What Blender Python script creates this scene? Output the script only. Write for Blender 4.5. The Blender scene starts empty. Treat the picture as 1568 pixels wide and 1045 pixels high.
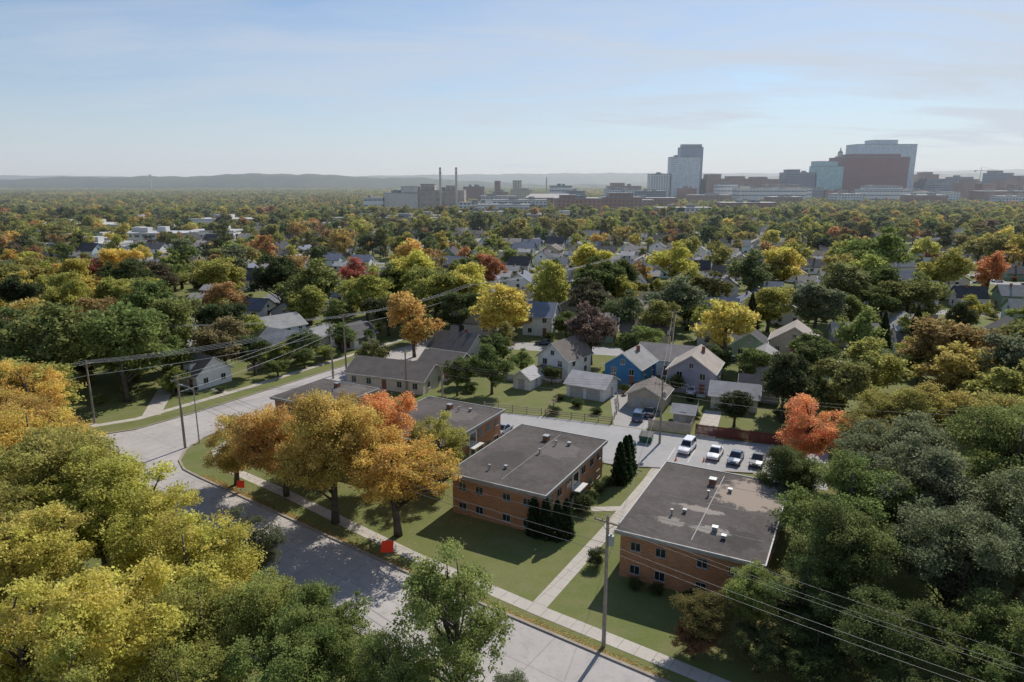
import bpy, math, random
import numpy as np
from mathutils import Vector, Matrix
R_=math.radians
scene=bpy.context.scene
COL=scene.collection
random.seed(4); rng=np.random.default_rng(7)

# ------------------------------------------------------------------ materials
def nm(name):
    m=bpy.data.materials.new(name); m.use_nodes=True; nt=m.node_tree
    for n in list(nt.nodes): nt.nodes.remove(n)
    out=nt.nodes.new('ShaderNodeOutputMaterial'); return m,nt,out
def c4(c): return (c[0],c[1],c[2],1)
def principled(nt,out,rough=.8,spec=.3,metal=0):
    p=nt.nodes.new('ShaderNodeBsdfPrincipled'); p.inputs['Roughness'].default_value=rough
    p.inputs['Metallic'].default_value=metal
    p.inputs['Specular IOR Level'].default_value=spec
    nt.links.new(p.outputs[0],out.inputs[0]); return p
def mixc(nt,f,a,b,mode='MIX'):
    n=nt.nodes.new('ShaderNodeMix'); n.data_type='RGBA'; n.blend_type=mode
    for sock,val in ((n.inputs[0],f),(n.inputs[6],a),(n.inputs[7],b)):
        if isinstance(val,bpy.types.NodeSocket): nt.links.new(val,sock)
        elif isinstance(val,(int,float)): sock.default_value=val
        else: sock.default_value=c4(val)
    return n.outputs[2]
def math_(nt,op,a,b=None,c=None):
    n=nt.nodes.new('ShaderNodeMath'); n.operation=op
    for i,v in enumerate((a,b,c)):
        if v is None: continue
        if isinstance(v,bpy.types.NodeSocket): nt.links.new(v,n.inputs[i])
        else: n.inputs[i].default_value=v
    return n.outputs[0]
def mrange(nt,v,a,b,c,d):
    r=nt.nodes.new('ShaderNodeMapRange'); nt.links.new(v,r.inputs[0])
    for i,x in enumerate((a,b,c,d)): r.inputs[i+1].default_value=x
    return r.outputs[0]
def noise(nt,vec,scale,detail=4,rough=.6,lo=.35,hi=.65,dist=0):
    n=nt.nodes.new('ShaderNodeTexNoise'); n.inputs['Scale'].default_value=scale
    n.inputs['Detail'].default_value=detail; n.inputs['Roughness'].default_value=rough; n.inputs['Distortion'].default_value=dist
    nt.links.new(vec,n.inputs['Vector'])
    return mrange(nt,n.outputs[0],lo,hi,0,1)
def pos(nt,obj=False):
    if obj: return nt.nodes.new('ShaderNodeTexCoord').outputs['Object']
    return nt.nodes.new('ShaderNodeNewGeometry').outputs['Position']
_mc={}
def mnoise(name,c1,c2,s1=.3,c3=None,s2=3,rough=.85,f3=.5,obj=False,spec=.25):
    if name in _mc: return _mc[name]
    m,nt,out=nm(name); p=principled(nt,out,rough,spec); v=pos(nt,obj)
    a=mixc(nt,noise(nt,v,s1),c1,c2)
    if c3 is not None:
        a=mixc(nt,math_(nt,'MULTIPLY',noise(nt,v,s2,6,.7),f3),a,c3)
    nt.links.new(a,p.inputs['Base Color']); _mc[name]=m; return m
def mplain(name,c,rough=.6,metal=0,spec=.4):
    if name in _mc: return _mc[name]
    m,nt,out=nm(name); p=principled(nt,out,rough,spec,metal); v=pos(nt,True)
    d=tuple(x*.78 for x in c)
    nt.links.new(mixc(nt,noise(nt,v,1.3,5),c,d),p.inputs['Base Color']); _mc[name]=m; return m
def mglass(name='window_glass',c=(.02,.025,.03)):
    if name in _mc: return _mc[name]
    m,nt,out=nm(name); p=principled(nt,out,.12,.6); p.inputs['Base Color'].default_value=c4(c); _mc[name]=m; return m
def msiding(name,c):
    if name in _mc: return _mc[name]
    m,nt,out=nm(name); p=principled(nt,out,.7,.3); v=pos(nt,True)
    s=nt.nodes.new('ShaderNodeSeparateXYZ'); nt.links.new(v,s.inputs[0])
    fr=math_(nt,'FRACT',math_(nt,'MULTIPLY',s.outputs[2],5.0))
    line=math_(nt,'LESS_THAN',fr,.16)
    a=mixc(nt,noise(nt,v,.8,5),c,tuple(x*.82 for x in c))
    a=mixc(nt,math_(nt,'MULTIPLY',line,.35),a,tuple(x*.4 for x in c))
    nt.links.new(a,p.inputs['Base Color']); _mc[name]=m; return m
def mshingle(name,c):
    if name in _mc: return _mc[name]
    m,nt,out=nm(name); p=principled(nt,out,.9,.2); v=pos(nt,True)
    a=mixc(nt,noise(nt,v,.5,4),c,tuple(x*.7 for x in c))
    a=mixc(nt,math_(nt,'MULTIPLY',noise(nt,v,6,3,.8),.5),a,tuple(x*1.35 for x in c))
    nt.links.new(a,p.inputs['Base Color']); _mc[name]=m; return m
def mbrick():
    if 'brick' in _mc: return _mc['brick']
    m,nt,out=nm('orange_brick'); p=principled(nt,out,.85,.2); v=pos(nt,True)
    s=nt.nodes.new('ShaderNodeSeparateXYZ'); nt.links.new(v,s.inputs[0])
    cb=nt.nodes.new('ShaderNodeCombineXYZ')
    nt.links.new(math_(nt,'ADD',s.outputs[0],s.outputs[1]),cb.inputs[0]); nt.links.new(s.outputs[2],cb.inputs[1])
    b=nt.nodes.new('ShaderNodeTexBrick'); nt.links.new(cb.outputs[0],b.inputs['Vector'])
    b.inputs['Scale'].default_value=1; b.inputs['Brick Width'].default_value=.42; b.inputs['Row Height'].default_value=.14
    b.inputs['Mortar Size'].default_value=.014
    b.inputs['Color1'].default_value=(.50,.22,.10,1); b.inputs['Color2'].default_value=(.33,.135,.065,1)
    b.inputs['Mortar'].default_value=(.44,.31,.22,1)
    a=mixc(nt,math_(nt,'MULTIPLY',noise(nt,v,.6,4),.35),b.outputs[0],(.28,.13,.07))
    nt.links.new(a,p.inputs['Base Color']); _mc['brick']=m; return m
def mtower(name,wall,glass,bay=4,floor=3.8,wx=(.2,.85),wz=(.3,.85)):
    if name in _mc: return _mc[name]
    m,nt,out=nm(name); p=principled(nt,out,.5,.4); v=pos(nt,True)
    s=nt.nodes.new('ShaderNodeSeparateXYZ'); nt.links.new(v,s.inputs[0])
    u=math_(nt,'FRACT',math_(nt,'MULTIPLY',math_(nt,'ADD',s.outputs[0],s.outputs[1]),1/bay))
    z=math_(nt,'FRACT',math_(nt,'MULTIPLY',s.outputs[2],1/floor))
    f=math_(nt,'MULTIPLY',math_(nt,'MULTIPLY',math_(nt,'GREATER_THAN',u,wx[0]),math_(nt,'LESS_THAN',u,wx[1])),
        math_(nt,'MULTIPLY',math_(nt,'GREATER_THAN',z,wz[0]),math_(nt,'LESS_THAN',z,wz[1])))
    w=mixc(nt,noise(nt,v,.05,4),wall,tuple(x*.85 for x in wall))
    g=mixc(nt,noise(nt,v,.15,3,.8),glass,tuple(min(1,x*1.8) for x in glass))
    nt.links.new(mixc(nt,f,w,g),p.inputs['Base Color']); _mc[name]=m; return m
def mleaf(name,inst):
    m,nt,out=nm(name)
    if inst:
        a=nt.nodes.new('ShaderNodeAttribute'); a.attribute_type='INSTANCER'; a.attribute_name='col'; base=a.outputs['Color']
    else:
        base=nt.nodes.new('ShaderNodeObjectInfo').outputs['Color']
    va=nt.nodes.new('ShaderNodeAttribute'); va.attribute_name='v'
    vb=nt.nodes.new('ShaderNodeAttribute'); vb.attribute_name='w'
    h=nt.nodes.new('ShaderNodeHueSaturation')
    nt.links.new(base,h.inputs['Color'])
    nt.links.new(math_(nt,'MULTIPLY_ADD',vb.outputs['Fac'],.045,.478),h.inputs['Hue'])
    nt.links.new(math_(nt,'MULTIPLY_ADD',va.outputs['Fac'],.95,.72),h.inputs['Value'])
    h.inputs['Saturation'].default_value=.86
    d=nt.nodes.new('ShaderNodeBsdfDiffuse'); t=nt.nodes.new('ShaderNodeBsdfTranslucent')
    nt.links.new(h.outputs[0],d.inputs[0]); nt.links.new(h.outputs[0],t.inputs[0])
    mx=nt.nodes.new('ShaderNodeMixShader'); mx.inputs[0].default_value=.5
    nt.links.new(d.outputs[0],mx.inputs[1]); nt.links.new(t.outputs[0],mx.inputs[2]); nt.links.new(mx.outputs[0],out.inputs[0])
    return m
LEAF=mleaf('foliage',False); LEAFI=mleaf('foliage_mass',True)
BARK=mnoise('bark',(.12,.10,.08),(.06,.05,.04),2,obj=True)
def minst(name):
    m,nt,out=nm(name); p=principled(nt,out,.8,.3)
    a=nt.nodes.new('ShaderNodeAttribute'); a.attribute_type='INSTANCER'; a.attribute_name='col'
    nt.links.new(a.outputs['Color'],p.inputs['Base Color'])
    return m

# ------------------------------------------------------------------ mesh builder
class MB:
    def __init__(s): s.v=[];s.f=[];s.m=[]
    def poly(s,pts,mi=0):
        b=len(s.v); s.v+= [tuple(p) for p in pts]; s.f.append(list(range(b,b+len(pts)))); s.m.append(mi)
    def box(s,c,sz,mi=0,rz=0,taper=1.0):
        b=len(s.v);x,y,z=c;a,d,h=sz[0]/2,sz[1]/2,sz[2]/2
        cr,sr=math.cos(rz),math.sin(rz)
        for k,(dz,t) in enumerate(((-h,1),(h,taper))):
            for dx,dy in ((-a,-d),(a,-d),(a,d),(-a,d)):
                dx*=t;dy*=t
                s.v.append((x+dx*cr-dy*sr,y+dx*sr+dy*cr,z+dz))
        for f in ((3,2,1,0),(4,5,6,7),(0,1,5,4),(1,2,6,5),(2,3,7,6),(3,0,4,7)):
            s.f.append([b+i for i in f]);s.m.append(mi)
    def tube(s,pts,rad,n=6,mi=0,cap=True):
        pts=[Vector(p) for p in pts]; rings=[]
        for i,p in enumerate(pts):
            d=(pts[min(i+1,len(pts)-1)]-pts[max(i-1,0)]).normalized()
            a=d.orthogonal().normalized() if abs(d.z)<.95 else Vector((1,0,0)); a=(a-d*a.dot(d)).normalized(); b=d.cross(a)
            r=rad[i] if hasattr(rad,'__len__') else rad
            st=len(s.v)
            for k in range(n):
                t=2*math.pi*k/n; q=p+a*math.cos(t)*r+b*math.sin(t)*r; s.v.append(tuple(q))
            rings.append(st)
        for i in range(len(rings)-1):
            for k in range(n):
                k2=(k+1)%n; s.f.append([rings[i]+k,rings[i]+k2,rings[i+1]+k2,rings[i+1]+k]); s.m.append(mi)
        if cap:
            s.f.append([rings[-1]+k for k in range(n)]);s.m.append(mi)
            s.f.append([rings[0]+k for k in reversed(range(n))]);s.m.append(mi)
    def cyl(s,c,r,h,n=10,mi=0): s.tube([(c[0],c[1],c[2]),(c[0],c[1],c[2]+h)],r,n,mi)
    def mesh(s,name,mats):
        me=bpy.data.meshes.new(name); me.from_pydata(s.v,[],s.f)
        for m in mats: me.materials.append(m)
        me.polygons.foreach_set('material_index',s.m); me.update(); return me
    def obj(s,name,mats,parent=None,loc=(0,0,0),rz=0):
        o=bpy.data.objects.new(name,s.mesh(name,mats)); COL.objects.link(o)
        o.location=loc;o.rotation_euler=(0,0,rz)
        if parent: o.parent=parent
        return o
def empty(name,loc=(0,0,0),rz=0):
    e=bpy.data.objects.new(name,None); e.empty_display_size=.5; COL.objects.link(e); e.location=loc; e.rotation_euler=(0,0,rz); return e

def ribbon(name,pts,w,z,mat,parent=None,zt=None):
    mb=MB();P=[Vector((p[0],p[1],0)) for p in pts];L=[];Rr=[]
    for i,p in enumerate(P):
        d=(P[min(i+1,len(P)-1)]-P[max(i-1,0)]).normalized(); n=Vector((-d.y,d.x,0))
        L.append(p+n*w/2);Rr.append(p-n*w/2)
    top=z if zt is None else zt
    for i in range(len(P)-1):
        q=[Rr[i],Rr[i+1],L[i+1],L[i]]
        mb.poly([(a.x,a.y,top) for a in q])
        if zt is not None:
            for a,b in ((Rr[i],Rr[i+1]),(L[i+1],L[i])):
                mb.poly([(a.x,a.y,z),(b.x,b.y,z),(b.x,b.y,zt),(a.x,a.y,zt)])
    return mb.obj(name,[mat],parent)
def flat(name,pts,z,mat):
    mb=MB(); mb.poly([(x,y,z) for x,y in pts]); o=mb.obj(name,[mat])
    if o.data.polygons[0].normal.z<0: o.data.flip_normals()
    return o

# ------------------------------------------------------------------ trees
PAL={'g':(.135,.175,.045),'dg':(.07,.09,.036),'yg':(.40,.385,.055),'y':(.62,.50,.06),'gold':(.60,.385,.045),'or':(.64,.25,.07),
 'red':(.38,.10,.055),'ol':(.27,.25,.065),'gg':(.19,.215,.115),'pb':(.18,.125,.095),'rust':(.40,.235,.075),'lg':(.25,.30,.065)}
def finish(name,V,F,leafN,mb,lv,lw,leafmat):
    nv=len(mb.v)
    allv=np.concatenate([np.array(mb.v,dtype=np.float32).reshape(-1,3),V.astype(np.float32)])
    me=bpy.data.meshes.new(name)
    tf=mb.f; loops=[i for f in tf for i in f]; starts=[];t=0
    for f in tf: starts.append(t);t+=len(f)
    nl=leafN*4
    me.vertices.add(len(allv)); me.vertices.foreach_set('co',allv.ravel())
    lo=np.concatenate([np.array(loops,dtype=np.int32),np.arange(nl,dtype=np.int32)+nv])
    me.loops.add(len(lo)); me.loops.foreach_set('vertex_index',lo)
    st=np.concatenate([np.array(starts,dtype=np.int32),np.arange(leafN,dtype=np.int32)*4+t])
    me.polygons.add(len(st)); me.polygons.foreach_set('loop_start',st)
    mi=np.zeros(len(st),dtype=np.int32); mi[len(tf):]=1
    me.materials.append(BARK); me.materials.append(leafmat)
    me.polygons.foreach_set('material_index',mi)
    me.update(calc_edges=True)
    for nme,arr in (('v',lv),('w',lw)):
        a=me.attributes.new(nme,'FLOAT','FACE'); z=np.zeros(len(st),dtype=np.float32); z[len(tf):]=arr; a.data.foreach_set('value',z)
    return me
def quads(r,C,size,up=.0):
    n=len(C); a=r.normal(size=(n,3)); a/=np.linalg.norm(a,axis=1)[:,None]
    if up>0:
        nrm=r.normal(size=(n,3)); nrm[:,2]+=up*2; nrm/=np.linalg.norm(nrm,axis=1)[:,None]
        a-=nrm*(a*nrm).sum(1)[:,None]; a/=np.linalg.norm(a,axis=1)[:,None]; b=np.cross(nrm,a)
    else:
        b=r.normal(size=(n,3)); b-=a*(a*b).sum(1)[:,None]; b/=np.linalg.norm(b,axis=1)[:,None]
    s=size*r.uniform(.6,1.35,(n,1))
    V=np.stack([C-a*s*.6,C-b*s*.38+a*s*.06,C+a*s*.6,C+b*s*.38],1)
    return V.reshape(-1,3)
def tree_mesh(name,seed,ncl,lpc,ls,H=12.,R=5.,base=.2,cr=1.1,leafmat=None,limbs=12,trunk=True,fill=.5,sides=7,nsub=0):
    """crown = irregular boughs, each carrying many small leaf clumps"""
    r=np.random.default_rng(seed); mb=MB()
    cz=H*(base+1)/2; rz=H*(1-base)/2
    if nsub:
        nb=nsub; d=r.normal(size=(nb,3)); d/=np.linalg.norm(d,axis=1)[:,None]
        rb=r.uniform(.25,1,nb)**.55*.72
        BC=np.stack([d[:,0]*rb*R,d[:,1]*rb*R,cz+d[:,2]*rb*rz],1); br=r.uniform(.26,.44,nb)*R
        ib=r.integers(0,nb,ncl); q=r.normal(size=(ncl,3)); q/=np.linalg.norm(q,axis=1)[:,None]; q*=br[ib][:,None]*r.uniform(.35,1.0,(ncl,1))**.6
        q[:,2]*=.85; C=BC[ib]+q; rad=np.linalg.norm((C-[0,0,cz])/[R,R,rz],axis=1)
        over=np.maximum(rad/.97,1); C=[0,0,cz]+(C-[0,0,cz])/over[:,None]
    else:
        d=r.normal(size=(ncl,3)); d/=np.linalg.norm(d,axis=1)[:,None]
        ang=np.arctan2(d[:,1],d[:,0]); ph=r.uniform(0,6.28,4)
        lob=.9+.13*np.sin(2*ang+ph[0])+.12*np.sin(3*ang+ph[1]+2*d[:,2])+.08*np.sin(5*ang+ph[2]+4*d[:,2])
        rad=r.uniform(0,1,ncl)**fill*lob
        C=np.stack([d[:,0]*rad*(R-cr*.6),d[:,1]*rad*(R-cr*.6),cz+d[:,2]*rad*(rz-cr*.3)],1)
    k=np.clip((C[:,2]-H*base)/(H*.3),.35,1); C[:,0]*=k;C[:,1]*=k
    crs=cr*r.uniform(.5,1.4,ncl)
    n=(lpc*(crs/cr)**2).astype(int); idx=np.repeat(np.arange(ncl),n); tot=len(idx)
    q=r.normal(size=(tot,3)); q/=np.linalg.norm(q,axis=1)[:,None]; q*= (r.uniform(0,1,(tot,1))**.5)*crs[idx][:,None]*r.uniform(.75,1.5,(tot,1))
    q[:,2]*=.62; P=C[idx]+q
    P[:,2]-=.12*(q[:,0]**2+q[:,1]**2)
    cv=r.uniform(0,1,ncl); cw=r.uniform(0,1,ncl)
    lv=np.clip(.55*cv[idx]+.45*r.uniform(0,1,tot),0,1); lw=np.clip(.55*cw[idx]+.45*r.uniform(0,1,tot),0,1)
    if trunk:
        tr=.026*H; lean=r.uniform(-.4,.4,2)
        tp=[(0,0,-.2),(lean[0]*.2,lean[1]*.2,H*.12),(lean[0]*.6,lean[1]*.6,H*.3),(lean[0],lean[1],H*.55),(lean[0]*.8,lean[1]*1.3,H*.82)]
        mb.tube(tp,[tr*1.25,tr*.95,tr*.8,tr*.5,tr*.12],sides)
        order=np.argsort(-rad)[:limbs*2]; r.shuffle(order)
        for i in order[:limbs]:
            e=Vector(C[i]); z0=min(max(e.z-Vector((e.x,e.y)).length*r.uniform(.5,1.0),H*.16),H*.6)
            s0=Vector((lean[0]*z0/(H*.55),lean[1]*z0/(H*.55),z0)); mid=s0.lerp(e,.5)+Vector((r.normal()*.25,r.normal()*.25,.35))
            mb.tube([s0,mid,e],[tr*.42,tr*.25,tr*.06],5)
    return finish(name,quads(r,P,ls,.25),None,tot,mb,lv,lw,leafmat or LEAF)
def column_mesh(name,seed,n,H,R,ls,leafmat=None,power=.55,tr=.12):
    r=np.random.default_rng(seed); mb=MB(); mb.tube([(0,0,-.1),(0,0,H*.9)],[tr,tr*.2],5)
    z=r.uniform(0.02,1,n)**1.15; a=r.uniform(0,6.28,n)
    rr=R*(1-z)**power*(.9+.16*np.sin(a*5+z*17)+.12*np.sin(z*60+a*2))*r.uniform(.45,1.05,n)**.5
    P=np.stack([np.cos(a)*rr,np.sin(a)*rr,z*H],1)
    lw=r.uniform(0,1,n); lv=np.clip(.5+.5*np.sin(a*5+z*17)*.5+r.normal(size=n)*.2,0,1)
    return finish(name,quads(r,P,ls,0),None,n,mb,lv,lw,leafmat or LEAF)
NEAR=[tree_mesh('near_tree_%d'%i,10+i,300+20*i,130,.165,base=[.14,.2,.12,.18,.1][i],cr=[.66,.6,.7,.63,.68][i],limbs=24,nsub=[17,22,15,20,24][i]) for i in range(5)]
AIRY=[tree_mesh('airy_tree_%d'%i,30+i,260,95,.165,base=.08,cr=.62,limbs=30,nsub=20) for i in range(2)]
MID=[tree_mesh('mid_tree_%d'%i,50+i,150+12*i,60,.36,base=[.14,.1,.18,.12,.15,.1][i],cr=.85,limbs=10,sides=6,nsub=[13,16,19,15,12,17][i]) for i in range(6)]
BUSH=[tree_mesh('bush_%d'%i,70+i,34,160,.16,H=3,R=2,base=0.0,cr=.6,limbs=0,trunk=False,fill=.4) for i in range(2)]
ARB=column_mesh('column_shrub',80,5200,5.2,1.0,.17,power=.5)
SPR=column_mesh('spruce_shape',81,9000,13,3.0,.34,power=.85,tr=.25)
_ti=[0]
def tree(name,x,y,H,R,col,kind='n',var=None,z=0):
    L={'n':NEAR,'a':AIRY,'m':MID,'b':BUSH}[kind]; _ti[0]+=1
    i=(_ti[0]*7+3)%len(L) if var is None else var
    o=bpy.data.objects.new(name,L[i]); COL.objects.link(o)
    h0,r0=(3.,2.) if kind=='b' else (11.8,4.9)
    o.scale=(R/r0,R/r0*random.uniform(.92,1.08),H/h0); o.location=(x,y,z); o.rotation_euler=(0,0,random.uniform(0,6.28))
    c=PAL[col] if isinstance(col,str) else col; k=random.uniform(.92,1.08)
    o.color=(c[0]*k,c[1]*random.uniform(.95,1.05)*k,c[2]*k,1); return o
def mc(a,b,t): return tuple(PAL[a][i]*(1-t)+PAL[b][i]*t for i in range(3))

NT=[ # foreground left
('maple_tree',-71,95,15.5,7,mc('gold','y',.3)),('maple_tree',-59,79,15,7.5,mc('gold','yg',.3)),('maple_tree',-67,86,14,6.5,mc('gold','ol',.4)),
('ash_tree',-40.5,61,16,7.6,mc('yg','y',.2)),('ash_tree',-47.5,65,16.5,7.2,mc('yg','ol',.4)),('ash_tree',-33.5,58.5,14.3,6.6,mc('yg','y',.3)),
('ash_tree',-28,52,13.3,6,mc('yg','y',.45)),('elm_tree',-49,55,16,7.2,mc('yg','ol',.5)),('elm_tree',-41,50.5,15.5,6.5,mc('yg','y',.35)),
('honey_locust_tree',-29,44,14,5.6,mc('y','yg',.4)),('honey_locust_tree',-35,42,13.5,5.4,mc('yg','y',.4)),('honey_locust_tree',-23.5,45.5,12,4.7,mc('yg','lg',.4)),
('elm_tree',-53,74,13,6.2,mc('ol','yg',.4)),('elm_tree',-60,67,15,6.6,mc('yg','ol',.4)),('elm_tree',-62,86,10,5.2,'rust'),
('ash_tree',-28,37.5,11.5,4.9,mc('yg','lg',.3)),('ash_tree',-22.5,39,10,4.4,mc('lg','yg',.5)),
('boxelder_tree',-19.8,47.2,10.6,4.5,mc('lg','yg',.3)),('boxelder_tree',-15,45.5,11.2,4.3,mc('lg','g',.35)),('boxelder_tree',-16.5,41.5,10,4.4,mc('g','lg',.6)),('boxelder_tree',-10.5,42.5,8.8,4,mc('g','lg',.6)),
# right mass
('cottonwood_tree',34,64,14,6.4,mc('g','lg',.35)),('cottonwood_tree',29.8,55.5,12.7,5.3,mc('g','lg',.1)),('willow_tree',42,66,15.5,7.2,mc('gg','g',.2)),
('willow_tree',39,53,13.7,6.2,mc('gg','g',.3)),('cottonwood_tree',48,58,15.2,7,mc('gg','g',.4)),('cottonwood_tree',56,71,16.7,8,mc('g','lg',.5)),('elm_tree',46,46,12.7,6,mc('g','gg',.5)),
('elm_tree',36.5,44.5,10.5,5.2,mc('g','lg',.3)),('elm_tree',29.5,47,9.5,4.4,mc('g','dg',.3)),('cottonwood_tree',62,62,16.2,8,mc('gg','lg',.4)),('willow_tree',53,50,14.3,6.6,mc('gg','lg',.5)),
('boxelder_tree',33,75.5,10,4.7,mc('g','dg',.2)),('willow_tree',47,77,14.4,7,mc('gg','lg',.2)),('willow_tree',64,80,14.3,8,mc('g','lg',.5)),('boxelder_tree',25.4,52.2,8.6,3.9,mc('g','dg',.3)),('boxelder_tree',24.5,48,6,3.2,mc('dg','g',.5)),
('birch_tree',21.2,53.9,7.4,2.8,'lg'),('elm_tree',34,38,8.5,4.2,mc('g','lg',.2)),('elm_tree',28,41,7,3.6,mc('dg','g',.5)),
('sugar_maple_tree',41.2,91,11.6,5.7,'or'),
('maple_tree',46.5,84,11,5,'ol'),('maple_tree',54,91,12.7,6,mc('ol','yg',.5)),('maple_tree',61.5,93,13.3,6,mc('ol','gold',.35)),('maple_tree',66,87,13.2,6.5,mc('ol','yg',.4)),
# street trees
('honey_locust_tree',-37.4,86,10.4,5.4,mc('ol','gold',.6)),('honey_locust_tree',-29.5,82.5,14.8,5.6,mc('rust','gold',.6)),('honey_locust_tree',-21.3,75.2,17.2,6.8,mc('gold','ol',.35)),
('maple_tree',-13.2,72.2,14,7.2,mc('gold','y',.25)),('maple_tree',-16.5,86,14.3,5.2,mc('or','gold',.35)),('maple_tree',-9.8,85.2,11,4.4,mc('ol','yg',.6)),('honey_locust_tree',-25.5,91,12.5,5,mc('gold','ol',.5)),
]
for t in NT: tree(*t[:6],kind='n')
tree('boxelder_tree',-4.3,44.2,14,5.1,mc('g','lg',.8),'a'); tree('boxelder_tree',-8.5,41.5,10,3.8,mc('g','lg',.6),'a'); tree('boxelder_tree',.4,42.8,5.4,2.6,'gg','a')
tree('crabapple_tree',-26,60.8,9.2,4.1,mc('dg','gg',.5),'n'); tree('crabapple_tree',-26.5,55.5,6,3.2,mc('red','ol',.5),'n')
tree('crabapple_tree',16.8,52.6,5.4,3.1,mc('red','g',.78),'n'); tree('crabapple_tree',15.6,51.3,3.4,2.2,mc('red','g',.5),'n'); tree('crabapple_tree',20.5,49.5,4,2.8,mc('dg','g',.5),'n')
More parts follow.
